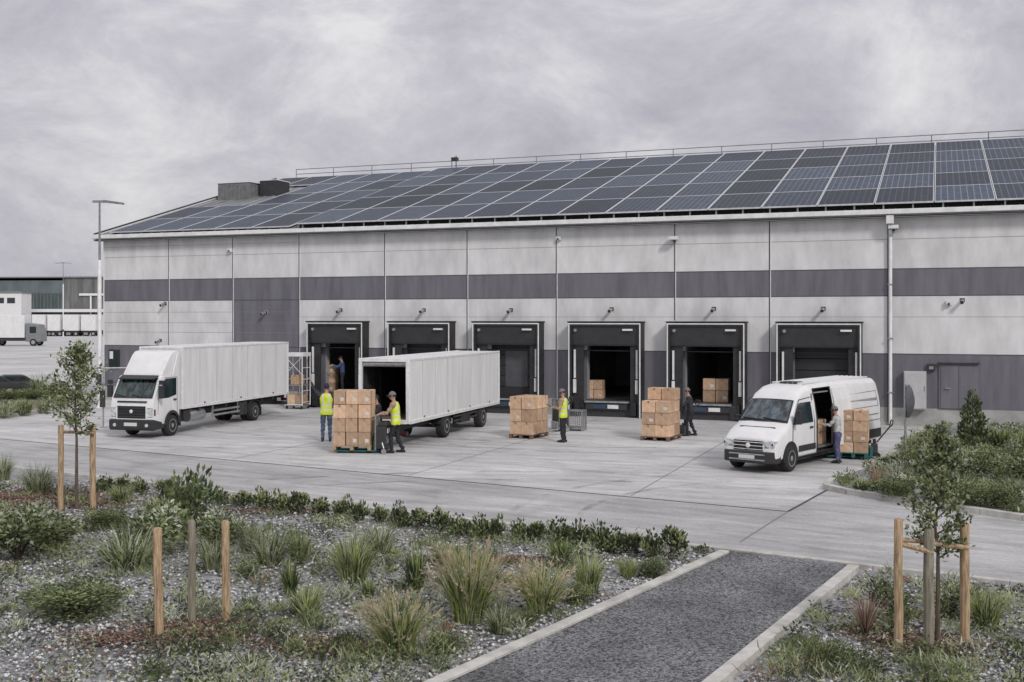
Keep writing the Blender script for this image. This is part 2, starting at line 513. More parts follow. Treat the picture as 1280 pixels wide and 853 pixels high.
def strip(a, b, wdt, z, mb):
    a, b = Vector(a), Vector(b)
    d = (b - a).normalized(); n = Vector((-d.y, d.x, 0)) * wdt * 0.5
    mb.add([(q.x, q.y, z) for q in (a - n, b - n, b + n, a + n)], [(0, 1, 2, 3)])
jm = MB()
strip(jl, J1, 0.07, 0.008, jm)
strip(J1, G(1130, 560), 0.06, 0.009, jm)
o = jm.build('road_joint', mat('joint_filler', (0.06, 0.06, 0.06), 0.9), fix=False); tag(o, kind='structure')
jm = MB()
pd = Vector((534 / 1400.0, 1, 0)).normalized(); qd = Vector((pd.y, -pd.x, 0))
strip(J1, G(925, 678), 0.035, 0.0085, jm)
for k in range(1, 5):
    a = J0 + jd * (6.2 * k - 2.0)
    strip(a + pd * 0.2, a + pd * (24 - 2.3 * k), 0.022, 0.0045 + 0.0003 * k, jm)
for k in range(3):
    a = J0 + pd * (3.4 + 4.4 * k) - qd * 6
    strip(a, a + qd * 40, 0.022, 0.006 + 0.0003 * k, jm)
o = jm.build('yard_joint', mat('joint_faint', (0.2, 0.2, 0.2), 0.9), fix=False); tag(o, kind='structure')

jm = MB()
def tyre_arc(c_, rad, a0, a1, w_, z):
    n_ = 26
    q_ = [(c_.x + (rad + e_) * math.cos(a0 + (a1 - a0) * k / n_), c_.y + (rad + e_) * math.sin(a0 + (a1 - a0) * k / n_), z) for e_ in (-w_ / 2, w_ / 2) for k in range(n_ + 1)]
    jm.add(q_, [(k, k + 1, n_ + 2 + k, n_ + 1 + k) for k in range(n_)])
for k, (px, py, rad, a0, a1) in enumerate(((520, 545, 9, -2.6, -1.2), (800, 560, 7, -2.9, -1.5), (300, 560, 12, -2.0, -0.9), (1010, 600, 6, 1.9, 3.0), (640, 600, 11, 1.3, 2.2))):
    c_ = G(px, py); c_.y += rad * (1 if a0 < 0 else -1)
    tyre_arc(c_, rad, a0, a1, .16, .0100 + .0004 * k); tyre_arc(c_, rad + 1.45, a0 + .05, a1 - .05, .16, .0122 + .0004 * k)
tm_ = bpy.data.materials.new('tyre_mark'); tm_.use_nodes = True
t_ = tm_.node_tree; b_ = t_.nodes['Principled BSDF']; b_.inputs['Base Color'].default_value = (.12, .12, .12, 1); b_.inputs['Roughness'].default_value = .85
n_ = t_.nodes.new('ShaderNodeTexNoise'); n_.inputs['Scale'].default_value = 1.2; n_.inputs['Detail'].default_value = 8
tc_ = t_.nodes.new('ShaderNodeTexCoord'); t_.links.new(tc_.outputs['Object'], n_.inputs['Vector'])
r_ = t_.nodes.new('ShaderNodeMapRange'); r_.inputs['From Min'].default_value = .45; r_.inputs['From Max'].default_value = .8; r_.inputs['To Max'].default_value = .55
t_.links.new(n_.outputs[0], r_.inputs[0]); t_.links.new(r_.outputs[0], b_.inputs['Alpha'])
o = jm.build('tyre_mark', tm_, fix=False); tag(o, kind='structure')

# front planting bed
A0, A1 = G(910, 695), G(645, 818)
B0, B1 = G(1070, 714), G(930, 832)
def grid_bed(name, origin, du, dv, nu, nv, su, sv_, m, z0, amp):
    V = np.zeros(((nu + 1) * (nv + 1), 3)); k = 0
    ph = rng.uniform(0, 6, 6)
    for j in range(nv + 1):
        for i in range(nu + 1):
            p = origin + du * (i * su) + dv * (j * sv_)
            z = z0 + amp * (math.sin(p.x * 0.9 + ph[0]) * math.sin(p.y * 0.7 + ph[1]) + 0.5 * math.sin(p.x * 2.3 + ph[2] + p.y) * math.sin(p.y * 2.9 + ph[3]))
            V[k] = (p.x, p.y, z); k += 1
    F = np.array([(j * (nu + 1) + i, j * (nu + 1) + i + 1, (j + 1) * (nu + 1) + i + 1, (j + 1) * (nu + 1) + i) for j in range(nv) for i in range(nu)])
    o = raw_mesh(name, V, F, np.zeros(len(F)), [m], smooth=True)
    if o.data.polygons[0].normal.z < 0: o.data.flip_normals()
    return tag(o, kind='structure')
grid_bed('planting_bed', K0 - kd * 30 - kn * 0.06, kd, -kn, 170, 90, 0.5, 0.5, M['gravel'], 0.035, 0.022)
ad, bd = (A1 - A0).normalized(), (B1 - B0).normalized()
sheet('path', [A0, A0 + ad * 22, B0 + bd * 22, B0], M['asphalt'], 0.088)

def kerb(name, pts, wdt, h, z0=-0.01):
    mb = MB()
    for a, b in zip(pts[:-1], pts[1:]):
        a, b = Vector(a), Vector(b)
        d = (b - a); L = d.length; d.normalize()
        n = max(1, int(round(L / 1.0)))
        Mx = Matrix.Translation((a.x, a.y, 0)) @ Matrix.Rotation(math.atan2(d.y, d.x), 4, 'Z')
        for k in range(n):
            mb.box(L * k / n + 0.004, L * (k + 1) / n - 0.004, -wdt / 2, wdt / 2, z0, h, 0, Mx)
    o = mb.build(name, M['kerb'], bevel=0.008, seg=1)
    return tag(o, kind='structure')
kerb('kerb', [K0 - kd * 25, K1 + kd * 20], 0.12, 0.105)
kerb('path_edging', [A0 - kn * .15, A0 + ad * 22], 0.17, 0.125)
kerb('path_edging', [B0 - kn * .12, B0 + bd * 22], 0.17, 0.13)

# bed at the right of the yard
RB = [G(1033, 612), G(1060, 618), G(1130, 629), G(1280, 651), G(1480, 681), G(1480, 681) + pd * 19]
RB += [G(1330, 537), G(1165, 537), G(1140, 548), G(1120, 566), G(1085, 588), G(1040, 604)]
sheet('side_bed', RB, M['gravel'], 0.10)
kerb('kerb', RB[:6], 0.16, 0.13)
kerb('kerb', [RB[0]] + RB[:7:-1], 0.14, 0.125)
# island at the far left
LB = [G(-60, 531), G(0, 523), G(40, 518), G(78, 511), G(100, 503), G(112, 497), G(60, 487), G(-60, 487)]
sheet('side_bed', LB, M['soil'], 0.10)
kerb('kerb', LB[:6], 0.2, 0.14)
LB2 = [G(-60, 509), G(0, 505), G(60, 499), G(90, 492)]
kerb('kerb', LB2, 0.2, 0.16)



# ------------------------------------------------------------------ the warehouse
YC = FPX * CAMH / 102.8
W0 = Vector(((130 - 640) * YC / FPX, YC, 0))
WTH = math.atan2(-pd.x, pd.y)            # local x = along the wall, local y = into the building
wh = thing('warehouse', 'long grey panel warehouse with dark bands, six loading docks and solar roof', 'warehouse', W0, WTH)
WM = Matrix.Translation(W0) @ Matrix.Rotation(WTH, 4, 'Z')
WI = WM.inverted()
def wu(px, yo=0.0):
    """wall coordinate seen at pixel column px on the plane y = yo"""
    d = Vector(((px - 640) / FPX, 1, 0))
    o_, dd = WI @ Vector((0, 0, 0)), WI.to_3x3() @ d
    t = (yo - o_.y) / dd.y
    return o_.x + dd.x * t
def wz(px, py, yo=0.0):
    d = Vector(((px - 640) / FPX, 1, 0))
    o_, dd = WI @ Vector((0, 0, 0)), WI.to_3x3() @ d
    t = (yo - o_.y) / dd.y
    return CAMH - (py - HZ) * t / FPX
def WP(u, y, z=0): return WM @ Vector((u, y, z))

HE, ULEN, DEP, SL = 7.95, 64.0, 15.5, 0.285
FLOOR = 0.66
PJ = [wu(p) for p in (130, 211, 291, 374, 481, 584, 695.5, 843.5, 962, 1110)]
PJ += [PJ[-1] + 5.2 * k for k in range(1, 7)]
PJ = [p for p in PJ if p < ULEN] + [ULEN]
PROT = 0.62
DK = [(383, 453), (484, 562), (590, 674), (710, 801), (833, 931), (970, 1077)]
DKU = [(wu(a, -PROT), wu(b, -PROT)) for a, b in DK]
OPEN = []
for (a, b) in DKU:
    OPEN.append((a + 0.62, b - 0.5, FLOOR, 2.88))

us = sorted(set([round(x, 4) for x in PJ] + [round(q, 4) for o_ in OPEN for q in o_[:2]]))
zs = [0, FLOOR, 2.65, 2.88, 4.80, 5.80, 6.9, HE]
fw = MB()
for i in range(len(us) - 1):
    for j in range(len(zs) - 1):
        uc, zc = (us[i] + us[i + 1]) / 2, (zs[j] + zs[j + 1]) / 2
        if any(a < uc < b and c < zc < d for a, b, c, d in OPEN): continue
        m_ = 0
        if zc < FLOOR: m_ = 2
        elif zc < 2.65 or 4.80 < zc < 5.80: m_ = 1
        elif PJ[2] < uc < PJ[3] and zc < 4.8: m_ = 1
        fw.add([(us[i], 0, zs[j]), (us[i + 1], 0, zs[j]), (us[i + 1], 0, zs[j + 1]), (us[i], 0, zs[j + 1])], [(0, 1, 2, 3)], m_)
for (a, b, c, d) in OPEN:                 # reveals
    for q in ([(a, 0, c), (a, .35, c), (a, .35, d), (a, 0, d)], [(b, 0, c), (b, 0, d), (b, .35, d), (b, .35, c)], [(a, 0, d), (a, .35, d), (b, .35, d), (b, 0, d)]):
        fw.add(q, [(0, 1, 2, 3)], 3)
# gable and rear walls
gz = HE + DEP * SL
for u in (0, ULEN):
    fw.add([(u, 0, 0), (u, 2 * DEP, 0), (u, 2 * DEP, HE), (u, DEP, gz), (u, 0, HE)], [(0, 1, 2, 3, 4)], 0)
fw.add([(0, 2 * DEP, 0), (ULEN, 2 * DEP, 0), (ULEN, 2 * DEP, HE), (0, 2 * DEP, HE)], [(0, 1, 2, 3)], 0)
wall = fw.build('wall', [M['wall'], M['wall_dark'], M['plinth'], M['inside']], wh)
js = MB()
for p in PJ[1:-1]:
    for (z0, z1) in ((0.0, HE - 0.1),):
        hit = [o_ for o_ in DKU if o_[0] - .1 < p < o_[1] + .1]
        z0 = 3.9 if hit else z0
        js.box(p - 0.022, p + 0.022, -0.012, -0.001, z0, z1, 0)
        js.box(p + 0.024, p + 0.05, -0.02, -0.001, z0, z1, 1)
js.box(-0.03, 0.03, -0.02, 0.05, 0, HE, 1)
for z in (2.65, 4.80, 5.80):
    js.box(0.05, ULEN - .05, -0.007, -0.0005, z - 0.016, z + 0.016, 0)
for z in (6.9,):
    js.box(0.05, ULEN - .05, -0.005, -0.0005, z - 0.008, z + 0.008, 2)
for z in (3.3, 3.75, 4.25, 7.4):
    js.box(0.05, PJ[3], -0.005, -0.0005, z - 0.006, z + 0.006, 2)
for z in (4.02,):
    js.box(PJ[3], ULEN, -0.005, -0.0005, z - 0.006, z + 0.006, 2)
js.build('panel_seam', [M['seam'], M['white_metal'], mat('thin_joint', (0.26, 0.26, 0.265), 0.8)], wh)
fl = MB()
fl.box(0.1, ULEN - .1, 0.02, 2 * DEP - .1, FLOOR - 0.1, FLOOR - 0.003, 1)
fl.box(0.1, ULEN - .1, 9.0, 9.1, FLOOR, HE - .2, 0)
for p in PJ[3:11]:
    fl.box(p - .04, p + .04, 0.36, 8.9, FLOOR, 4.6, 0)
fl.box(0.1, ULEN - .1, 0.36, 9, 4.6, 4.7, 0)
fl.build('interior', [M['inside'], M['inside_floor']], wh)

# roof: two slopes with standing seams
def slope_pt(u, t, lift=0.0):
    cs = 1 / math.sqrt(1 + SL * SL); sn = SL * cs
    return Vector((u, -0.35 + t * cs - lift * sn, HE + 0.06 - 0.35 * SL + t * sn + lift * cs))
TR = (DEP + 0.35) * math.sqrt(1 + SL * SL)
rf = MB()
u0, u1 = -0.25, ULEN + 0.25
a, b = slope_pt(0, 0), slope_pt(0, TR)
rf.prism([(a.y, a.z - .12), (b.y, b.z - .12), (2 * DEP + .35, a.z - .12), (2 * DEP + .35, a.z), (b.y, b.z), (a.y, a.z)], 'x', u0, u1, 0)
roof = rf.build('roof', [M['roof']], wh)
rs = MB()
k = 0
u = u0 + .1
while u < u1:
    p, q = slope_pt(u, 0.02), slope_pt(u, TR - .02)
    rs.add([(p.x - .02, p.y, p.z), (p.x + .02, p.y, p.z), (q.x + .02, q.y, q.z), (q.x - .02, q.y, q.z),
            (p.x - .015, p.y, p.z + .045), (p.x + .015, p.y, p.z + .045), (q.x + .015, q.y, q.z + .045), (q.x - .015, q.y, q.z + .045)],
           [(0, 1, 5, 4), (1, 2, 6, 5), (3, 0, 4, 7), (4, 5, 6, 7), (2, 3, 7, 6)])
    u += 0.6
rs.build('standing_seam', [M['roof']], roof)
vg = MB()
p, q = slope_pt(u0 - .02, 0), slope_pt(u0 - .02, TR)
for dz0, dz1, mm in ((-.2, .10, 0), (.10, .16, 1)):
    vg.add([(p.x - .06, p.y, p.z + dz0), (p.x + .08, p.y, p.z + dz0), (q.x + .08, q.y, q.z + dz0), (q.x - .06, q.y, q.z + dz0),
            (p.x - .06, p.y, p.z + dz1), (p.x + .08, p.y, p.z + dz1), (q.x + .08, q.y, q.z + dz1), (q.x - .06, q.y, q.z + dz1)],
           [(0, 1, 5, 4), (1, 2, 6, 5), (3, 0, 4, 7), (4, 5, 6, 7), (2, 3, 7, 6), (0, 3, 2, 1)], mm)
vg.build('verge_trim', [M['white_metal'], M['dark_metal']], roof)
gt = MB()
gt.box(-.3, ULEN + .3, -0.55, -0.36, HE - .16, HE + .02, 0)
gt.box(-.3, ULEN + .3, -0.36, -0.012, HE - .26, HE - .19, 1)
gt.box(-.3, ULEN + .3, -0.30, -0.012, HE - .19, HE - .09, 0)
gt.build('gutter', [M['white_metal'], M['dark_metal']], wh, bevel=0.012, seg=1)
rr = MB()
tops = slope_pt(0, TR)
uu = 1.2
while uu < ULEN:
    rr.tube((uu, DEP, tops.z), (uu, DEP, tops.z + .62), .025, n=6)
    uu += 2.6
for dz in (.33, .62):
    rr.tube((1.2, DEP, tops.z + dz), (ULEN - .5, DEP, tops.z + dz), .022, n=6)
rr.box(0, ULEN, DEP - .18, DEP + .18, tops.z - .02, tops.z + .09, 1)
rr.build('ridge_railing', [M['grey_metal'], M['white_metal']], wh)
ru = MB()
ru.box(.15, 2.25, 9.0, 10.9, 10.2, 11.5, 0)
for k in range(12):
    ru.box(.18 + .175 * k, .24 + .175 * k, 8.955, 9.0, 10.6, 11.4, 0)
for k in range(10):
    ru.box(2.25, 2.295, 9.1 + .19 * k, 9.15 + .19 * k, 10.6, 11.4, 0)
ru.box(.1, 2.3, 8.95, 10.95, 11.5, 11.55, 1)
ru.box(2.5, 3.6, 9.6, 10.9, 10.6, 11.62, 2)
ru.box(2.46, 3.64, 9.56, 10.94, 11.62, 11.66, 1)
ru.build('roof_unit', [M['grey_metal'], M['white_metal'], M['dark_metal']], wh)
# roof aerial on the ridge
an = MB(); ua = wu(571, DEP)
an.tube((ua, DEP - .1, tops.z), (ua, DEP - .1, tops.z + .9), .03, n=6); an.box(ua - .25, ua + .1, DEP - .25, DEP + .05, tops.z + .6, tops.z + .8)
an.build('roof_vent', M['dark_metal'], wh)

# downpipe
dp = MB(); ud = wu(1113, -.1)
dp.tube((ud, -.12, 0.05), (ud, -.12, HE - .35), .065, n=12)
dp.tube((ud, -.12, HE - .35), (ud, -.4, HE - .1), .065, n=12)
dp.box(ud - .13, ud + .13, -.5, -.02, HE - .5, HE - .2, 0)
for z in (1.2, 3.2, 5.2, 7.0):
    dp.box(ud - .09, ud + .09, -.2, -.01, z, z + .05, 1)
dp.build('downpipe', [M['white_metal'], M['galv']], wh, smooth=True)
# lamps and cameras on the wall
def wall_lamp(px, py, kind):
    u, z = wu(px, -.1), wz(px, py, -.15)
    mb = MB()
    if kind == 'flood':
        mb.box(u - .18, u + .18, -.42, -.12, z - .07, z + .06, 0); mb.box(u - .05, u + .05, -.13, -.01, z - .16, z + .0, 1); mb.box(u - .15, u + .15, -.40, -.14, z - .085, z - .07, 1)
    elif kind == 'camera':
        mb.tube((u, -.01, z + .06), (u, -.16, z + .06), .025, n=8, m=1); mb.tube((u - .02, -.34, z - .04), (u, -.08, z + .03), .075, .06, n=10, m=1); mb.box(u - .09, u + .09, -.02, -.002, z - .03, z + .13, 1)
    else:
        mb.box(u - .1, u + .1, -.14, -.004, z - .08, z + .08, 0); mb.tube((u, -.14, z - .02), (u, -.2, z - .04), .05, n=8, m=1)
    mb.build({'flood': 'wall_lamp', 'camera': 'security_camera', 'box': 'wall_sensor'}[kind], [M['white_metal'], M['dark_metal']], wh, bevel=0.006, seg=1)
for px, py in ((425, 389), (529, 389), (638, 389), (764, 388), (892, 387.5), (1029, 387.5), (1203, 377), (331, 392), (205, 381), (199, 427)):
    wall_lamp(px, py, 'camera')
for px, py in ((843, 298), (1117, 284)):
    wall_lamp(px, py, 'flood')
for px, py in ((698, 298), (287, 313), (1186, 379)):
    wall_lamp(px, py, 'box')

# loading docks
def dock(i):
    a, b = DKU[i]
    ZT = 3.80
    fr = MB()
    jw = 0.13
    fr.box(a, a + jw, -PROT, -0.004, 0, ZT, 0); fr.box(b - jw, b, -PROT, -0.004, 0, ZT, 0)
    fr.box(a + jw, b - jw, -PROT, -0.004, ZT - .16, ZT, 0)
    fr.box(a - .04, b + .04, -PROT - .03, -0.004, ZT, ZT + .045, 0)
    # dock face below the floor, with bumpers
    fr.box(a + jw, b - jw, -0.34, -0.004, 0, FLOOR - .14, 1)
    f = fr.build('loading_dock', [M['curtain'], M['dark_metal']], wh, bevel=0.008, seg=1)
    tr = MB()
    tr.box(a + .015, a + .06, -PROT - .012, -PROT + .002, 0.02, ZT - .03, 0)
    tr.box(b - .06, b - .015, -PROT - .012, -PROT + .002, 0.02, ZT - .03, 0)
    tr.box(a + .06, b - .06, -PROT - .012, -PROT + .002, ZT - .075, ZT - .03, 0)
    tr.build('edge_trim', M['white_metal'], f)
    hd = MB()
    zc = 2.86
    hd.add([(a + jw, -PROT + .06, ZT - .16), (b - jw, -PROT + .06, ZT - .16), (b - jw, -PROT + .16, zc), (a + jw, -PROT + .16, zc),
            (a + jw, -PROT + .09, ZT - .16), (b - jw, -PROT + .09, ZT - .16), (b - jw, -PROT + .19, zc), (a + jw, -PROT + .19, zc)],
           [(0, 3, 2, 1), (4, 5, 6, 7), (3, 7, 6, 2), (0, 4, 7, 3), (1, 2, 6, 5), (0, 1, 5, 4)], 0)
    hd.box(a + jw, b - jw, -PROT + .135, -PROT + .158, zc, zc + .05, 1)
    hd.build('header_curtain', [M['dockdoor'], M['black']], f)
    for s, (p, q) in enumerate(((a + jw, a + .60), (b - .48, b - jw))):
        mb = MB(); mb.box(p, q, -PROT + .2, -PROT + .24, 0.35, zc, 0)
        for k in range(5):
            mb.box(p, q, -PROT + .19, -PROT + .2, .6 + .42 * k, .62 + .42 * k, 0)
        mb.build('side_curtain', M['curtain'], f)
    for s, x in enumerate((a + .24, b - .2)):
        mb = MB()
        mb.box(x - .035, x + .035, -PROT + .12, -PROT + .19, 1.55, 2.7, 0)
        mb.box(x - .055, x + .055, -PROT + .10, -PROT + .19, 0.95, 1.5, 0)
        mb.box(x - .03, x + .03, -PROT + .14, -PROT + .19, 1.5, 1.55, 1)
        mb.build('guide_post', [M['white_metal'], M['dark_metal']], f)
    lp = MB(); lp.box(b - .75, b - .35, -PROT - .03, -PROT + .1, ZT - .33, ZT - .26, 0); lp.build('header_lamp', M['white_metal'], f)
    lp = MB(); lp.lathe([(.0, -.02), (.06, -.02), (.07, .02), (.07, .1)], (a + .3, -PROT + .02, ZT - .32), 'y', 12); lp.build('signal_lamp', M['galv'], f)
    lv = MB()
    lv.box(a + .62, b - .5, -.45, 0.6, FLOOR - .10, FLOOR + .004, 0)
    lv.box(a + .66, b - .54, -.50, -.452, FLOOR - .09, FLOOR - .02, 1)
    lv.build('dock_leveller', [M['dark_metal'], M['galv']], f)
    for x in (a + .36, b - .32):
        mb = MB(); mb.box(x - .11, x + .11, -.60, -.342, .08, .62, 0); mb.build('bumper', M['black'], f, bevel=0.02)
    sg = MB(); sg.box((a + b) / 2 + .1, (a + b) / 2 + .55, -.46, -.452, FLOOR - .32, FLOOR - .17, 0); sg.box((a + b) / 2 - .5, (a + b) / 2, -.46, -.452, FLOOR - .32, FLOOR - .17, 1)
    sg.box(a + .7, b - .6, -.452, -.342, FLOOR - .36, FLOOR - .13, 2)
    sg.build('dock_plate', [M['white_metal'], mat('blue_plate', (.03, .06, .11), .5), M['dark_metal']], f)
    if i in (1, 2, 5):
        dd = MB()
        n = 5
        for k in range(n):
            z0 = FLOOR + .01 + (2.88 - FLOOR) * k / n; z1 = FLOOR + (2.88 - FLOOR) * (k + 1) / n
            dd.box(a + .63, b - .51, .06, .1, z0, z1 - .015, 0)
        if i == 2:
            dd.box(a + 1.25, b - .75, .045, .06, 1.1, 2.6, 1)
        dd.build('sectional_door', [mat('door_dark', (.024, .024, .026), .6, .2, 2), mat('door_window', (.075, .074, .082), .3, .2, 2)], f)
for i in range(6):
    dock(i)
# floor-level ramp plates between wall and yard, door, cabinet, window
dr = MB()
ua, ub = wu(1176), wu(1221)
dr.box(ua - .07, ub + .07, -.05, -.001, FLOOR, 2.32, 0)
dr.box(ua, (ua + ub) / 2 - .006, -.07, -.051, FLOOR + .02, 2.25, 1); dr.box((ua + ub) / 2 + .006, ub, -.07, -.051, FLOOR + .02, 2.25, 1)
dr.box(ua - .1, ub + .1, -.16, -.001, 2.32, 2.37, 2)
door = dr.build('door', [M['wall_dark'], M['wall_dark'], M['dark_metal']], wh, bevel=0.006, seg=1)
hn = MB(); hn.tube((ua + .16, -.13, 1.42), (ua + .32, -.13, 1.42), .018, n=8); hn.tube((ua + .16, -.06, 1.42), (ua + .16, -.13, 1.42), .018, n=8); hn.build('handle', M['galv'], door)
cb = MB(); ua, ub = wu(1130), wu(1158)
cb.box(ua, ub, -.3, -.001, .64, wz(1140, 464), 0)
cb.box(ua + .03, ub - .03, -.315, -.301, .68, wz(1140, 464) - .04, 0)
cb.box(ub - .08, ub - .05, -.33, -.316, 1.3, 1.5, 1)
cb.build('electric_cabinet', [mat('cabinet_grey', (.47, .47, .475), .5, .08, 3), M['dark_metal']], wh, bevel=0.01, seg=1)
kb = MB(); u = wu(1164); kb.box(u - .14, u + .14, -.12, -.001, 2.05, 2.3, 0); kb.box(u - .08, u + .08, -.135, -.12, 2.1, 2.22, 1); kb.build('key_box', [M['dark_metal'], M['galv']], wh, bevel=0.008, seg=1)
wd = MB(); ua, ub = wu(137), wu(150)
wd.box(ua, ub, -.06, -.001, 1.55, 2.45, 0); wd.box(ua + .05, ub - .05, -.07, -.061, 1.6, 2.4, 1); wd.box(ua + .07, ua + .27, -.085, -.071, 2.0, 2.36, 2)
wd.build('window', [M['dark_metal'], M['glass'], M['white_metal']], wh)
pl = MB()
pl.box(-.02, ULEN, -.05, -.001, 0, .12, 0)
pl.build('plinth_skirt', M['plinth'], wh)
# pale stone-paved strip along the right part of the wall
a, b = wu(1090), wu(1400)
sheet('pavement', [WP(a, -.06), WP(b, -.06), WP(b, -1.6), WP(a, -1.6)], M['kerb'], 0.012)

# solar panels: two arrays on the front slope
PW, PH, ROWS = 2.07, 3.21, 5
cs = 1 / math.sqrt(1 + SL * SL)
pitch = math.atan(SL)
def make_panel():
    g = MB(); g.box(0.03, PW - .05, 0.03, PH - .05, 0.0, 0.035, 0)
    o = g.build('solar_panel', M['pv'])
    f = MB()
    f.box(.005, PW - .025, .008, .03, -.015, .042); f.box(.005, PW - .025, PH - .05, PH - .028, -.015, .042)
    f.box(.005, .03, .03, PH - .05, -.015, .042); f.box(PW - .05, PW - .025, .03, PH - .05, -.015, .042)
    f.build('frame', M['pvframe'], o)
    return o
panel0 = make_panel()
def place_panel(u, t, lift, label, group, first=[True]):
    loc = WM @ slope_pt(u, t, lift)
    o = panel0 if first[0] else dup(panel0)
    first[0] = False
    o.location = loc
    o.rotation_euler = (Matrix.Rotation(WTH, 4, 'Z') @ Matrix.Rotation(pitch, 4, 'X')).to_euler()
    return tag(o, label, 'solar panel', group)
uS = wu(367, -.35)
ncol = int((wu(1280, 4) + 4.5 - uS) / PW)
for c in range(ncol):
    for r in range(ROWS):
        place_panel(uS + c * PW, .22 + r * PH, .24, 'blue solar panel, large array, %s column from left, %s row up' % (ORD[c + 1], ORD[r + 1]), 'solar panels of the large array')
NL = round((uS - .75) / PW); FX = (uS - .75) / (NL * PW)
for c in range(NL):
    for r in range(ROWS):
        if uS - .4 - (c + 1) * PW * FX < 3.5 and r in (2, 3): continue
        place_panel(uS - .4 - (c + 1) * PW * FX, .35 + r * PH, .1, 'dark solar panel, small left array, %s column left of gap, %s row up' % (ORD[c + 1], ORD[r + 1]), 'solar panels of the small array').scale = (FX, 1, 1)
mt = MB()
for k in range(ncol * 2):
    u = uS + .3 + k * PW / 2
    p = slope_pt(u, .3, 0)
    mt.box(u - .03, u + .03, p.y - .02, p.y + .06, p.z - .02, p.z + .3, 0)
p = slope_pt(0, .5, 0)
mt.box(uS, uS + ncol * PW, p.y, p.y + .05, p.z, p.z + .22, 1)  # black strip stands in for the shaded gap under the raised array
mt.build('panel_bracket_and_shade_strip', [M['galv'], M['black']], roof)

# ------------------------------------------------------------------ vehicles
def wheel(parent, x, y, r, wd, side):
    """side -1: outer face towards -x"""
    t = MB()
    s = side
    prof = [(r * .60, 0), (r * .62, s * wd * .02), (r * .90, s * 0.0), (r * .98, -s * wd * .12), (r, -s * wd * .25), (r, -s * wd * .8), (r * .95, -s * wd), (r * .55, -s * wd)]
    t.lathe(prof, (x, y, r), 'x', 28)
    w_ = t.build('wheel', M['tyre'], parent, smooth=True)
    h = MB()
    h.lathe([(.01, -s * wd * .45), (r * .6, -s * wd * .45), (r * .61, s * .004), (r * .55, s * .004), (r * .50, -s * wd * .3), (r * .32, -s * wd * .22), (r * .24, -s * wd * .05), (r * .20, -s * 0.0), (.01, s * .012)], (x, y, r), 'x', 24)
    for k in range(8):
        a = 2 * math.pi * k / 8
        h.tube((x - s * wd * .27, y + r * .41 * math.cos(a), r + r * .41 * math.sin(a)), (x - s * wd * .2, y + r * .41 * math.cos(a), r + r * .41 * math.sin(a)), r * .05, n=6, m=1)
    h.build('rim', [M['rim'], M['dark_metal']], w_, smooth=True)
    return w_

def arch_profile(y0, y1, z0, z1, arches):
    """bottom edge running from y0 to y1 with semicircular wheel arches (yc, r)"""
    pts = [(y0, z0)]
    for (yc, r) in arches:
        sgn = 1 if y1 > y0 else -1
        for k in range(9):
            t = math.pi * k / 8
            pts.append((yc - sgn * r * math.cos(t), z0 + r * math.sin(t)))
    pts.append((y1, z0))
    return pts

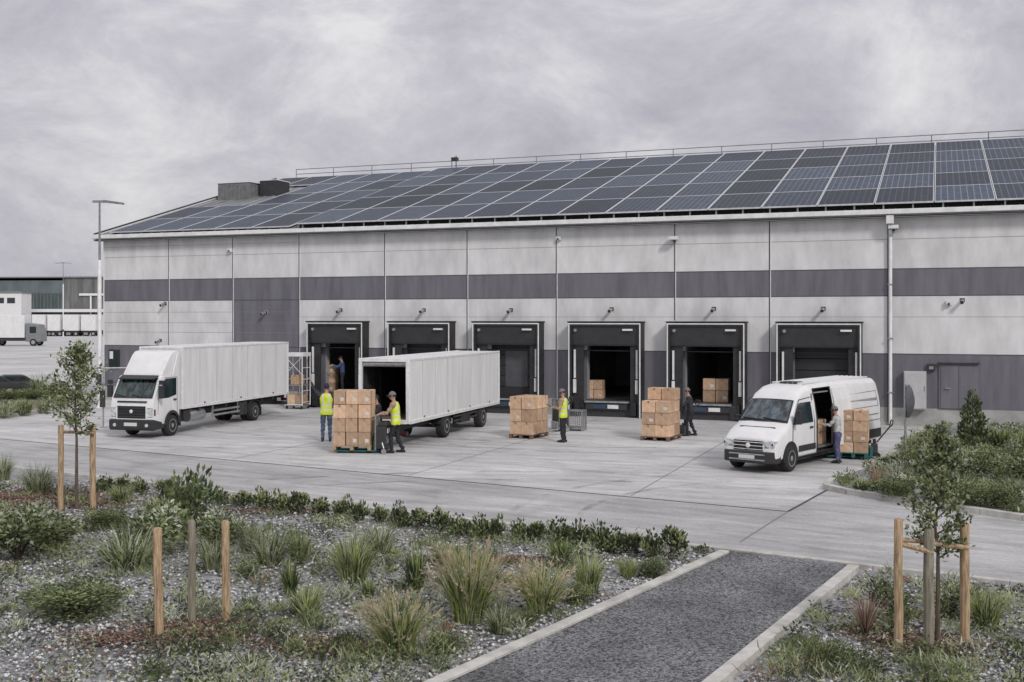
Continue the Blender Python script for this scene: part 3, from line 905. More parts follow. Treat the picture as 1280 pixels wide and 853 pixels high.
def cab_truck(name, label, loc, rz, W, L, zb, zt):
    """box truck; +y is forwards, front axle at y = 0, box runs from y = -.55 back"""
    t = thing(name, label, 'truck', loc, rz)
    h = W / 2
    yb0 = -.58
    bx = MB()
    bx.box(-h, h, yb0 - L, yb0, zb, zt, 0)
    for k in range(1, 7):
        y = yb0 - L * k / 7
        for sx in (-1, 1): bx.box(min(sx * (h - .002), sx * (h + .004)), max(sx * (h - .002), sx * (h + .004)), y - .008, y + .008, zb + .06, zt - .07, 1)
    for k in range(54):
        y = yb0 - .1 - (L - .2) * k / 53
        bx.box(-h - .022, -h - .013, y - .013, y + .013, zb + .005, zb + .03, 2); bx.box(-h - .022, -h - .013, y - .013, y + .013, zt - .045, zt - .02, 2)
    b = bx.build('cargo_box', [M['cargo'], M['boxseam'], M['galv']], t)
    tr = MB()
    e_ = .035
    for sx in (-1, 1):
        x0, x1 = (-h - .012, -h + .05) if sx < 0 else (h - .05, h + .012)
        tr.box(x0, x1, yb0 - L - .01, yb0 + .01, zt - .06, zt + .012)
        tr.box(x0, x1, yb0 - L - .01, yb0 + .01, zb - .05, zb + .05)
        tr.box(x0, x1, yb0 - .05, yb0 + .012, zb + .05, zt - .06)
        tr.box(x0, x1, yb0 - L - .012, yb0 - L + .05, zb + .05, zt - .06)
    for yy in (yb0 + .005, yb0 - L - .005):
        tr.box(-h + .05, h - .05, yy - .012, yy + .012, zt - .06, zt + .012)
        tr.box(-h + .05, h - .05, yy - .012, yy + .012, zb - .05, zb + .05)
    tr.build('edge_trim', M['trim'], b, bevel=.006, seg=1)
    ml = MB()
    for k in range(3):
        ml.box(-h - .02, -h - .005, yb0 - 1.5 - 2.6 * k, yb0 - 1.42 - 2.6 * k, zb + .06, zb + .11)
    ml.build('marker_lamp', M['redlens'], b)
    # cab
    hw = h - .03
    prof = [(1.06, .42), (1.12, .62), (1.10, 1.10), (1.04, 1.34), (.66, 1.99), (.52, 2.06), (-.46, 2.06), (-.46, .62)]
    prof += [(-.44, .62)] + [(.42 * -math.cos(math.pi * k / 8), .42 + .40 * math.sin(math.pi * k / 8)) for k in range(1, 8)] + [(.44, .42)]
    cb = MB(); cb.prism(prof, 'x', -hw, hw)
    c = cb.build('cab', M['truck_white'], t, smooth=True, bevel=.035)
    fa = MB()
    fp = [(.54, 2.055), (.50, 2.13), (.02, 2.72), (-.14, 2.84), (-.42, 2.88), (-.46, 2.055)]
    fa.prism(fp, 'x', -hw + .06, hw - .06)
    fa.build('roof_fairing', M['truck_white'], c, smooth=True, bevel=.07, seg=3)
    for sx in (-1, 1):
        sf = MB(); sf.prism([(-.05, 2.03), (-.44, 2.03), (-.44, 2.80), (-.36, 2.78)], 'x', sx * (hw - .05), sx * (hw + .0))
        sf.build('side_fairing', M['truck_white'], c, bevel=.012)
    # windscreen, on the sloping front
    def on_front(x, k, off=.022):
        p0, p1 = Vector((x, 1.04, 1.34)), Vector((x, .66, 1.99))
        p = p0.lerp(p1, k); n = Vector((0, .65, .38)).normalized()
        return p + n * off
    g = MB()
    g.add([on_front(-hw + .09, .03), on_front(hw - .09, .03), on_front(hw - .13, .93), on_front(-hw + .13, .93)], [(0, 1, 2, 3)])
    g.add([on_front(-hw + .09, .03, .0), on_front(hw - .09, .03, .0), on_front(hw - .13, .93, .0), on_front(-hw + .13, .93, .0)], [(0, 1, 2, 3)])
    g.build('windscreen', M['glass_teal'], c)
    gs = MB()
    for (k0, k1) in ((-.02, .035), (.92, .97)):
        gs.add([on_front(-hw + .07, k0, .026), on_front(hw - .07, k0, .026), on_front(hw - .07, k1, .026), on_front(-hw + .07, k1, .026)], [(0, 1, 2, 3)])
    for sx in (-1, 1):
        gs.add([on_front(sx * (hw - .06), 0, .026), on_front(sx * (hw - .10), 0, .026), on_front(sx * (hw - .14), .95, .026), on_front(sx * (hw - .10), .95, .026)], [(0, 1, 2, 3)])
    gs.build('window_seal', M['black'], c)
    wp = MB()
    for x in (-.35, .25):
        wp.path([on_front(x, .02, .04), on_front(x + .42, .13, .04)], .010, 6)
    wp.build('wiper', M['black'], c)
    for sx in (-1, 1):
        xo = sx * (hw + .004)
        dw = MB(); dw.prism([(.76, 1.30), (.48, 1.86), (.38, 1.95), (-.26, 1.95), (-.26, 1.38), (.2, 1.30)], 'x', xo - sx * .02, xo)
        dw.build('side_window', M['glass'], c)
        sm = MB()
        for (ya, za, yb_, zb_) in ((.84, .80, .80, 1.36), (-.32, .72, -.32, 1.98), (-.32, 1.98, .42, 1.98), (.80, 1.36, .42, 1.98)):
            d = Vector((0, yb_ - ya, zb_ - za)).normalized(); n = Vector((0, -d.z, d.y)) * .007
            p, q = Vector((xo, ya, za)), Vector((xo, yb_, zb_))
            sm.add([p - n, q - n, q + n, p + n, p - n - Vector((sx * .02, 0, 0)), q - n - Vector((sx * .02, 0, 0)), q + n - Vector((sx * .02, 0, 0)), p + n - Vector((sx * .02, 0, 0))],
                   [(0, 1, 2, 3), (0, 4, 5, 1), (3, 2, 6, 7), (0, 3, 7, 4), (1, 5, 6, 2)])
        dh = sm.build('door_seam', M['black'], c)
        hd = MB(); hd.box(xo - sx * .0, xo + sx * .035, -.24, -.08, 1.20, 1.25); hd.build('door_handle', M['plastic'], c, bevel=.006, seg=1)
        mi = MB()
        xm = sx * (hw + .17)
        mi.box(xm - .085, xm + .085, .84, .95, 1.34, 1.74, 0); mi.box(xm - .075, xm + .075, .85, .94, 1.78, 1.92, 0)
        mi.path([(sx * hw, .74, 1.86), (xm, .86, 1.78), (xm, .86, 1.70)], .012, 6)
        mi.path([(sx * hw, .84, 1.30), (xm, .88, 1.38)], .012, 6)
        mi.build('mirror', M['plastic'], c, bevel=.012)
        fd = MB()    # black wheel-arch moulding and step
        ring = [(.47 * math.cos(math.pi * k / 12), .40 + .47 * math.sin(math.pi * k / 12)) for k in range(13)] + [(.38 * math.cos(math.pi * k / 12), .40 + .38 * math.sin(math.pi * k / 12)) for k in range(12, -1, -1)]
        fd.prism(ring, 'x', sx * (hw - .25), sx * (hw + .025))
        fd.box(min(sx * (hw - .2), sx * (hw + .02)), max(sx * (hw - .2), sx * (hw + .02)), -.52, -.45, .3, .85)
        fd.build('wheel_arch', M['plastic'], c)
    gr = MB()
    gr.box(-hw + .27, hw - .27, 1.10, 1.135, .66, 1.07, 1)
    for k in range(4):
        gr.box(-hw + .29, hw - .29, 1.135, 1.155, .70 + .095 * k, .735 + .095 * k, 0)
    g_ = gr.build('grille', [M['dark_metal'], M['black']], c, bevel=.008, seg=1)
    em = MB(); em.lathe([(.005, .0), (.06, .0), (.055, .014), (.005, .018)], (0, 1.155, .90), 'y', 16); em.build('badge', M['trim'], g_)
    bn = MB(); bn.box(-hw + .25, hw - .25, 1.09, 1.118, 1.19, 1.24); bn.build('air_slot', M['black'], c)
    gs2 = MB(); gs2.box(-hw + .23, hw - .23, 1.10, 1.148, 1.075, 1.10); gs2.box(-hw + .23, hw - .23, 1.10, 1.148, .635, .66); gs2.box(-hw + .23, -hw + .262, 1.10, 1.148, .66, 1.075); gs2.box(hw - .262, hw - .23, 1.10, 1.148, .66, 1.075); gs2.build('grille_surround', M['trim'], c)
    vs_ = MB(); vs_.prism([(.62, 2.07), (.86, 1.97), (.86, 1.94), (.60, 2.03)], 'x', -hw + .12, hw - .12); vs_.build('sun_visor', M['plastic'], c)
    for sx in (-1, 1):
        il = MB(); il.box(sx * (hw - .02) - .03, sx * (hw - .02) + .03, .98, 1.075, .76, .96); il.build('indicator', M['twig'], c)
        sp2 = MB(); sp2.box(min(sx * (hw - .12), sx * (hw + .012)), max(sx * (hw - .12), sx * (hw + .012)), .47, .9, .33, .46); sp2.build('step', M['dark_metal'], c)
    for sx in (-1, 1):
        hl = MB(); x0 = sx * (hw - .14); hl.box(x0 - .11, x0 + .11, 1.07, 1.13, .72, 1.0, 0); hl.box(x0 - .125, x0 + .125, 1.06, 1.12, .70, 1.02, 1)
        hl.lathe([(.07, 0), (.065, .02), (.005, .02)], (x0, 1.125, .88), 'y', 14, 0)
        hl.build('headlight', [M['lens'], M['dark_metal']], c, bevel=.015)
    bp = MB(); bp.prism([(.62, .30), (1.12, .27), (1.19, .34), (1.19, .60), (1.12, .64), (.62, .52)], 'x', -hw - .02, hw + .02)
    bp = bp.build('bumper', M['plastic'], t, bevel=.02)
    fg = MB()
    for sx in (-1, 1):
        fg.lathe([(.005, .02), (.055, .02), (.06, 0)], (sx * (hw - .2), 1.19, .45), 'y', 12)
    fg.build('fog_lamp', M['lens'], bp)
    np_ = MB(); np_.box(-.24, .24, 1.19, 1.203, .42, .53); np_.build('number_plate', M['plate'], bp)
    # chassis
    ch = MB()
    for sx in (-1, 1):
        ch.box(sx * .38 - .04, sx * .38 + .04, yb0 - L + .2, .9, .52, .72)
    for k in range(9):
        ch.box(-h + .05, h - .05, yb0 - .3 - k * (L - .6) / 8 - .04, yb0 - .3 - k * (L - .6) / 8 + .04, .72, zb - .05)
    ch.box(-.3, .3, -.4, .6, .35, .9)
    ch.tube((-.3, -5.8, .36), (.3, -5.8, .36), .13, n=12); ch.tube((-h + .1, -5.8, .36), (h - .1, -5.8, .36), .05, n=8)
    ch.tube((-h + .1, 0, .36), (h - .1, 0, .36), .05, n=8)
    ch.box(-h + .05, h - .05, yb0 - L + .02, yb0 - L + .10, .42, .56)
    ch.build('chassis', M['chassis'], t)
    for sx in (-1, 1):
        sg = MB()
        x = sx * (h - .05)
        for z in (.44, .60):
            sg.box(x - .015, x + .015, -4.6, -2.6, z, z + .07)
        for yy in (-4.5, -2.7): sg.box(x - .012, x + .012, yy, yy + .05, .42, zb - .02)
        sg.build('side_guard', M['galv'], t)
    tk = MB(); tk.lathe([(.005, -.5), (.2, -.5), (.215, -.47), (.215, .47), (.2, .5), (.005, .5)], (-h + .26, -1.75, .56), 'y', 20); tk.build('fuel_tank', M['galv'], t, smooth=True)
    tx = MB(); tx.box(-h + .06, -h + .42, -5.22, -4.66, .30, .80); tx.box(-h + .05, -h + .06, -5.18, -4.7, .34, .76); tx.build('tool_box', M['chassis'], t, bevel=.012, seg=1)
    bb = MB(); bb.box(-h + .04, -h + .4, -1.15, -.75, .42, .78); bb.build('battery_box', M['plastic'], t, bevel=.02)
    for sx in (-1, 1):
        mg = MB()
        ring = [(-5.8 + .50 * math.cos(math.pi * k / 12), .36 + .47 * math.sin(math.pi * k / 12)) for k in range(13)] + [(-5.8 + .47 * math.cos(math.pi * k / 12), .36 + .44 * math.sin(math.pi * k / 12)) for k in range(12, -1, -1)]
        mg.prism(ring, 'x', sx * (h - .34), sx * (h - .02)); mg.box(min(sx * (h - .34), sx * (h - .02)), max(sx * (h - .34), sx * (h - .02)), -6.31, -6.28, .18, .5)
        mg.build('mudguard', M['plastic'], t)
        rl = MB(); rl.box(sx * (h - .2) - .12, sx * (h - .2) + .12, yb0 - L - .01, yb0 - L + .03, .58, .70); rl.build('tail_lamp', M['redlens'], t)
        wheel(t, sx * (h - .0), 0, .36, .24, sx)
        wheel(t, sx * (h - .01), -5.8, .36, .26, sx)
        wheel(t, sx * (h - .31), -5.8, .36, .2, sx)
    return t

# near-side wheel contacts of the box truck, from the photograph
T1W = 1.66
d1 = Vector((.262, .965, 0)).normalized()
f1 = G(216, 545)
side1 = Vector((-d1.y, d1.x, 0))
o1 = f1 + side1 * (T1W / 2)
rz1 = math.atan2(d1.x, -d1.y)
truck1 = cab_truck('box_truck', 'white box truck with roof fairing and dark windscreen, parked by the lamp post', (o1.x, o1.y, 0), rz1, T1W, 8.0, .90, 2.98)

def trailer(label, loc, rz, W, L, zb, zt, ax):
    """box body open at its rear; +y points to the closed end, rear at y = 0"""
    t = thing('box_trailer', label, 'trailer', loc, rz)
    h = W / 2
    b = MB()
    th = .05
    b.box(-h, -h + th, .06, L, zb, zt); b.box(h - th, h, .06, L, zb, zt)
    b.box(-h + th, h - th, .06, L, zt - th, zt); b.box(-h + th, h - th, L - th, L, zb + .08, zt - th)
    for k in range(1, 8):
        y = L * k / 8
        for sx in (-1, 1): b.box(min(sx * (h - .002), sx * (h + .004)), max(sx * (h - .002), sx * (h + .004)), y - .008, y + .008, zb + .05, zt - .08, 1)
    for k in range(58):
        y = .12 + (L - .2) * k / 57
        b.box(h + .015, h + .024, y - .013, y + .013, zb - .035, zb - .01, 2); b.box(h + .015, h + .024, y - .013, y + .013, zt - .045, zt - .02, 2)
    body = b.build('cargo_box', [M['cargo'], M['boxseam'], M['galv']], t)
    f = MB(); f.box(-h + th, h - th, .02, L - th, zb - .02, zb + .08); f.build('load_floor', M['pallet_dark'], t)
    li = MB(); li.box(-h + th + .001, -h + th + .01, .12, L - th - .01, zb + .081, zt - th - .01); li.box(h - th - .01, h - th - .001, .12, L - th - .01, zb + .081, zt - th - .01); li.box(-h + th + .012, h - th - .012, L - th - .012, L - th - .002, zb + .081, zt - th - .01)
    li.build('lining', M['dockdoor'], body)
    tr = MB()
    for sx in (-1, 1):
        x0, x1 = (-h - .02, -h + .09) if sx < 0 else (h - .09, h + .02)
        tr.box(x0, x1, -.03, .07, zb - .06, zt + .02)
        xa, xb = (-h - .014, -h + .02) if sx < 0 else (h - .02, h + .014)
        tr.box(xa, xb, .07, L + .01, zt - .07, zt + .015); tr.box(xa, xb, .07, L + .01, zb - .08, zb + .04)
        tr.box(xa, xb, L - .05, L + .014, zb + .04, zt - .07)
    tr.box(-h + .09, h - .09, -.03, .07, zt - .09, zt + .02); tr.box(-h + .09, h - .09, -.03, .02, zb - .06, zb + .06)
    tr.build('edge_trim', M['trim'], body, bevel=.008, seg=1)
    rl = MB(); rl.tube((-h + .1, .1, zt - .16), (h - .1, .1, zt - .16), .09, n=14); rl.build('roller_shutter', M['galv'], body, smooth=True)
    rd = MB()
    for k in range(3): rd.box(-h + .062, -h + .09, .3 + .55 * k, .4 + .55 * k, zb + .1, zt - .25, 0)
    for z in (1.3, 1.8): rd.box(-h + .062, -h + .08, .1, L - .2, z, z + .06, 0); rd.box(h - .08, h - .062, .1, L - .2, z, z + .06, 0)
    rd.build('door_rail', M['chassis'], body)
    ml = MB()
    for k in range(4): ml.box(h + .014, h + .028, 1.2 + 2.1 * k, 1.28 + 2.1 * k, zb + .06, zb + .10)
    ml.build('marker_lamp', M['dark_metal'], body)
    ch = MB()
    for sx in (-1, 1):
        ch.box(sx * .36 - .05, sx * .36 + .05, .1, L - .2, .50, zb - .03)
    for k in range(10): ch.box(-h + .04, h - .04, .3 + k * (L - .6) / 9 - .03, .3 + k * (L - .6) / 9 + .03, zb - .12, zb - .05)
    for y in ax:
        ch.tube((-h + .1, y, .38), (h - .1, y, .38), .06, n=10)
        ch.box(-h + .3, -h + .4, y - .45, y + .45, .40, .52); ch.box(h - .4, h - .3, y - .45, y + .45, .40, .52)
    ch.box(h - .36, h - .04, 4.7, 5.6, .36, .62); ch.box(-.25, .25, .3, 1.0, .3, .55)
    ch.box(-h + .04, h - .04, -.02, .05, .38, .50)
    for sx in (-.4, .4): ch.box(sx - .03, sx + .03, 0, .06, .5, zb - .05)
    ch.build('chassis', M['chassis'], t)
    for sx in (-1, 1):
        lg = MB(); lg.box(sx * (h - .3) - .05, sx * (h - .3) + .05, L - 1.3, L - 1.2, .05, .6); lg.box(sx * (h - .3) - .12, sx * (h - .3) + .12, L - 1.37, L - 1.13, 0.0, .05); lg.build('landing_leg', M['galv'], t)
        rl = MB(); rl.box(sx * (h - .22) - .13, sx * (h - .22) + .13, -.045, -.02, .40, .49); rl.build('tail_lamp', M['redlens'], t)
        for y in ax:
            wheel(t, sx * (h - .01), y, .385, .26, sx)
            ring = [(y + .49 * math.cos(math.pi * k / 12), .385 + .45 * math.sin(math.pi * k / 12)) for k in range(1, 12)] + [(y + .46 * math.cos(math.pi * k / 12), .385 + .42 * math.sin(math.pi * k / 12)) for k in range(11, 0, -1)]
            mg = MB(); mg.prism(ring, 'x', sx * (h - .32), sx * (h - .02)); mg.build('mudguard', M['plastic'], t)
    sgd = MB()
    for z in (.46, .60): sgd.box(h - .05, h - .02, ax[0] + .7, ax[1] - .6, z, z + .06)
    sgd.build('side_guard', M['chassis'], t)
    return t
T2W = 1.66
d2 = Vector((.305, .952, 0)).normalized()
c2 = G(559, 547)
side2 = Vector((-d2.y, d2.x, 0))
rear2 = c2 - d2 * 3.25 + side2 * (T2W / 2)
rz2 = math.atan2(-d2.x, d2.y)
trailer('pale box trailer with its rear end open towards the loaders', (rear2.x, rear2.y, 0), rz2, T2W, 8.75, .80, 2.72, (3.25, 6.95))

def van(label, loc, rz):
    """+y forwards, front axle at y = 0; near side is -x"""
    t = thing('delivery_van', label, 'van', loc, rz)
    W = .80
    #      y     w     zb   mid   belt  wsh   zsh   ztop
    ST = [(.80, .62, .36, .48, .60, .56, .70, .74),
          (.74, .735, .32, .50, .72, .68, .86, .90),
          (.40, .79, .30, .55, .93, .71, 1.04, 1.09),
          (-.02, .80, .30, .60, 1.10, .70, 1.22, 1.27),
          (-.60, .80, .30, .60, 1.18, .655, 1.74, 1.80),
          (-.82, .80, .30, .60, 1.22, .65, 1.92, 2.01),
          (-1.15, .80, .30, .60, 1.26, .65, 2.02, 2.14),
          (-1.60, .80, .30, .60, 1.28, .655, 2.06, 2.19),
          (-2.72, .80, .30, .60, 1.28, .66, 2.08, 2.21),
          (-4.4, .80, .30, .60, 1.28, .66, 2.08, 2.21),
          (-6.1, .795, .32, .60, 1.28, .65, 2.06, 2.19),
          (-6.32, .76, .36, .60, 1.26, .61, 1.98, 2.08)]
    rings = []
    for (y, w_, zb, mid, belt, wsh, zsh, zt) in ST:
        half = [(w_ * .82, zb), (w_ * .985, zb + .06), (w_, mid), (w_ * .995, belt), ((w_ + wsh) / 2 + .012, (belt + zsh) / 2 + .02), (wsh, zsh), (wsh * .86, zt - .03), (wsh * .5, zt)]
        ring = [(-x, y, z) for x, z in half] + [(x, y, z) for x, z in reversed(half)]
        rings.append(ring)
    n = len(rings[0])
    b = MB()
    vs = [p for r in rings for p in r]
    fs = []
    for i in range(len(rings) - 1):
        for k in range(n):
            j = (k + 1) % n
            if i == 7 and k in (1, 2, 3, 4): continue          # open sliding door on the near side
            fs.append((i * n + k, i * n + j, (i + 1) * n + j, (i + 1) * n + k))
    fs.append(tuple(range(n))); fs.append(tuple(reversed(range((len(rings) - 1) * n, len(rings) * n))))
    b.add(vs, fs)
    body = b.build('body', M['truck_white'], t, smooth=False)
    body.data.polygons.foreach_set('use_smooth', [True] * len(body.data.polygons))
    body.data.set_sharp_from_angle(angle=R(30))
    md = body.modifiers.new('bevel', 'BEVEL'); md.width = .03; md.segments = 2; md.limit_method = 'ANGLE'; md.angle_limit = R(22)
    # load-space lining, seen through the open door
    ll = MB()
    ll.box(-.72, .72, -6.1, -1.45, .44, .48, 0)
    ll.box(.68, .72, -6.0, -1.45, .48, 1.95, 1); ll.box(-.72, .68, -1.49, -1.45, .48, 1.95, 1); ll.box(-.62, .62, -6, -1.5, 1.93, 1.96, 1)
    ll.box(-.76, -.72, -6.0, -2.76, .48, 1.6, 1)
    ll.build('load_space', [M['inside_floor'], M['inside']], body)
    oe = MB()
    for yy in (-1.60, -2.72):
        oe.path([(-.815, yy, .38), (-.815, yy, .62), (-.81, yy, 1.28), (-.735, yy, 1.70), (-.665, yy, 2.06)], .018, 8)
    oe.path([(-.665, -1.6, 2.06), (-.668, -2.72, 2.07)], .018, 8); oe.path([(-.81, -1.6, .37), (-.81, -2.72, .37)], .022, 8)
    oe.build('door_frame', M['black'], body)
    # slid-back sliding door, flush outside the rear flank
    sd = MB()
    o_ = .05
    s0, s1 = -2.80, -3.92
    pr = [(-.80 - o_, .42), (-.805 - o_, .62), (-.80 - o_, 1.28), (-.742 - o_, 1.69), (-.672 - o_ * .6, 2.04)]
    vs = []
    for yy in (s0, s1):
        vs += [(x, yy, z) for x, z in pr] + [(x + .035, yy, z) for x, z in pr]
    m5 = len(pr)
    fs = []
    for k in range(m5 - 1):
        fs += [(k, k + 1, 2 * m5 + k + 1, 2 * m5 + k), (m5 + k, 3 * m5 + k, 3 * m5 + k + 1, m5 + k + 1), (k, m5 + k, m5 + k + 1, k + 1), (2 * m5 + k, 2 * m5 + k + 1, 3 * m5 + k + 1, 3 * m5 + k)]
    fs += [(0, 2 * m5, 3 * m5, m5), (m5 - 1, 2 * m5 - 1, 4 * m5 - 1, 3 * m5 - 1)]
    sd.add(vs, fs)
    sd.build('sliding_door', M['truck_white'], t, bevel=.008, seg=1)
    # windscreen
    def fr(x, k, off):
        y = -.02 + (-.60 + .02) * k; z = 1.265 + (1.795 - 1.265) * k - .035 * abs(x / .7) ** 2.5
        nrm = Vector((0, .53, .58)).normalized()
        return Vector((x, y - .05 * abs(x / .7) ** 2, z)) + nrm * off
    def front_patch(xw0, xw1, k0, k1, off, nx=10):
        mb = MB(); vs, fs = [], []
        for i in range(nx + 1):
            s = -1 + 2 * i / nx
            vs += [fr(xw0 * s, k0, off), fr(xw1 * s, k1, off)]
        for i in range(nx): fs.append((2 * i, 2 * i + 2, 2 * i + 3, 2 * i + 1))
        mb.add(vs, fs); return mb
    ws = front_patch(.70, .60, -.03, 1.0, .045).build('windscreen_seal', M['black'], body)
    front_patch(.665, .57, .05, .94, .054).build('windscreen', M['glass_steel'], body)
    wp = MB()
    for x in (-.5, .1): wp.path([fr(x, .0, .07), fr(x + .5, .1, .07)], .010, 6)
    wp.build('wiper', M['black'], body)
    bs = MB(); bs.box(-.55, .5, .14, .3, 1.165, 1.18)
    # bonnet slot
    bn = MB(); bn.add([(-.5, .30, 1.135), (.5, .30, 1.135), (.5, .27, 1.15), (-.5, .27, 1.15), (-.5, .30, 1.10), (.5, .30, 1.10), (.5, .27, 1.1), (-.5, .27, 1.1)], [(0, 1, 2, 3), (0, 4, 5, 1), (2, 6, 7, 3), (0, 3, 7, 4), (1, 5, 6, 2)]); bn.build('bonnet_gap', M['black'], body)
    gr = MB(); gr.box(-.42, .42, .72, .815, .57, .84, 1)
    for k in range(3): gr.box(-.41, .41, .815, .832, .60 + .088 * k, .618 + .088 * k, 0)
    g_ = gr.build('grille', [M['trim'], M['black']], t, bevel=.01, seg=1)
    em = MB(); em.lathe([(.005, 0), (.065, 0), (.06, .014), (.005, .02)], (0, .832, .705), 'y', 16); em.build('badge', M['trim'], g_)
    for sx in (-1, 1):
        hl = MB()
        hl.prism([(sx * .43, .62), (sx * .70, .66), (sx * .755, .84), (sx * .60, .85), (sx * .43, .80)], 'y', .66, .80, 0)
        hl.lathe([(.06, 0), (.055, .02), (.005, .022)], (sx * .56, .80, .735), 'y', 14, 0); hl.lathe([(.045, 0), (.04, .02), (.005, .022)], (sx * .675, .795, .755), 'y', 12, 1)
        hl.build('headlight', [M['lens'], M['dark_metal']], body, bevel=.015)
    bp = MB(); bp.prism([(-.77, .50), (-.70, .80), (-.4, .90), (.4, .90), (.70, .80), (.77, .50), (.6, .5), (-.6, .5)], 'z', .26, .56, 0)
    b2 = bp.build('bumper', M['plastic'], t, bevel=.03)
    bl = MB()
    for z in (.33, .47): bl.box(-.5, .5, .895, .91, z, z + .035)
    bl.build('bumper_trim', M['galv'], b2)
    np_ = MB(); np_.box(-.22, .22, .905, .918, .375, .465); np_.build('number_plate', M['plate'], b2)
    for sx in (-1, 1):
        xo = sx * .803
        # side window of the cab
        sw = MB()
        zf = lambda z: sx * (.803 - max(0, (z - 1.22)) * .165 + .010)
        pts = [(-.16, 1.20), (-.62, 1.70), (-.74, 1.74), (-1.36, 1.74), (-1.36, 1.20)]
        sw.add([(zf(z), y, z) for y, z in pts] + [(zf(z) - sx * .03, y, z) for y, z in pts], [(0, 1, 2, 3, 4), (9, 8, 7, 6, 5)] + [(k, k + 5, (k + 1) % 5 + 5, (k + 1) % 5) for k in range(5)])
        sw.build('side_window', M['glass'], body)
        sm = MB()
        for line in (((-.10, .62), (-.12, 1.16), (-.66, 1.82), (-1.44, 1.86)), ((-1.44, 1.86), (-1.46, 1.2), (-1.46, .45))):
            sm.path([(zf(z) - sx * .006, y, z) for y, z in line], .009, 5)
        sm.build('door_seam', M['black'], body)
        tm = MB(); tm.box(min(xo, xo + sx * .022), max(xo, xo + sx * .022), -1.50, -.46, .47, .63); tm.box(min(xo, xo + sx * .022), max(xo, xo + sx * .022), -6.2, -2.78 if sx < 0 else -1.5, .42, .68)
        tm.build('side_moulding', M['plastic'], body, bevel=.008, seg=1)
        hd = MB(); hd.box(min(xo, xo + sx * .03), max(xo, xo + sx * .03), -1.34, -1.16, 1.04, 1.09); hd.build('door_handle', M['plastic'], body, bevel=.006, seg=1)
        mi = MB(); xm = sx * .95
        mi.box(xm - .06, xm + .06, -.22, -.10, 1.22, 1.58, 0); mi.path([(sx * .79, -.2, 1.24), (xm, -.16, 1.28)], .025, 8); mi.path([(sx * .77, -.24, 1.36), (xm, -.18, 1.38)], .02, 8)
        mi.build('mirror', M['plastic'], body, bevel=.02)
        for yc in (0, -4.9):
            ar = MB()
            disc = [(yc + .43 * math.cos(2 * math.pi * k / 24), .36 + .43 * math.sin(2 * math.pi * k / 24)) for k in range(24)]
            disc = [(y, max(z, .27)) for y, z in disc]
            ar.prism(disc, 'x', xo - sx * .06, xo + sx * .006); ar.build('wheel_arch', M['black'], body)
            wheel(t, sx * .83, yc, .345, .22, sx)
        if sx < 0:
            rp = MB()
            for line in (((-4.0, 1.36), (-6.05, 1.36)), ((-4.0, 1.78), (-6.0, 1.80)), ((-6.05, 1.36), (-6.0, 1.80)), ((-4.0, .95), (-6.15, .95))):
                rp.path([(zf(z) * 1.0 - sx * .004, y, z) for y, z in line], .010, 5)
            rp.path([(xo, -2.75, 1.12), (xo, -6.05, 1.12)], .014, 5)
            rp.build('panel_crease', M['grey_metal'], body)
        tl = MB(); tl.box(sx * .70 - .05, sx * .70 + .05, -6.35, -6.28, .85, 1.35); tl.build('tail_lamp', M['redlens'], body)
    rb = MB()
    for k in range(7): rb.box(-.45 + .15 * k - .018, -.45 + .15 * k + .018, -6.0, -1.5, 2.195, 2.222)
    rb.build('roof_rib', M['truck_white'], body)
    hu = MB(); hu.box(-.24, .24, -1.95, -1.5, 2.19, 2.235); hu.build('roof_hatch', M['plastic'], body, bevel=.01, seg=1)
    un = MB(); un.box(-.6, .6, -6.0, .5, .20, .40); un.build('underbody', M['chassis'], t)
    return t
dv = Vector((.63, .777, 0)).normalized()
fv = G(990, 590)
sv2 = Vector((-dv.y, dv.x, 0))
ov = fv + sv2 * .83
rzv = math.atan2(dv.x, -dv.y)
vn = van('white high-roof delivery van with its side door open and boxes inside', (ov.x, ov.y, 0), rzv)
VM = Matrix.Translation((ov.x, ov.y, 0)) @ Matrix.Rotation(rzv, 4, 'Z')

# ------------------------------------------------------------------ boxes, pallets, handling gear
def make_carton():
    b = MB(); b.box(-.5, .5, -.5, .5, 0, 1)
    o = b.build('cardboard_box', M['card'], bevel=.012, seg=1)
    tp = MB(); tp.box(-.075, .075, -.504, .504, .80, 1.004); tp.box(-.075, .075, -.504, .504, .995, 1.006)
    tp.build('tape', M['tape'], o)
    return o
def make_labelled_carton():
    b = MB(); b.box(-.5, .5, -.5, .5, 0, 1)
    o = b.build('cardboard_box', M['card'], bevel=.02, seg=1)
    tp = MB(); tp.box(-.505, .505, -.06, .06, .72, 1.004); tp.box(-.505, .505, -.06, .06, .995, 1.006); tp.build('tape', M['tape'], o)
    lb = MB()
    lb.box(.08, .38, -.507, -.503, .25, .52)
    lb.build('paper_label', M['film'], o)
    return o
carton0 = make_carton(); carton1 = make_labelled_carton(); used1 = [False]
fc = [True]
def carton(loc, size, rz, label, group):
    if fc[0]: o = carton0
    elif random.random() < .38:
        o = dup(carton1) if used1[0] else carton1; used1[0] = True
    else: o = dup(carton0)
    fc[0] = False
    o.location = loc; o.rotation_euler = (0, 0, rz); o.scale = size
    return tag(o, label, 'box', group)

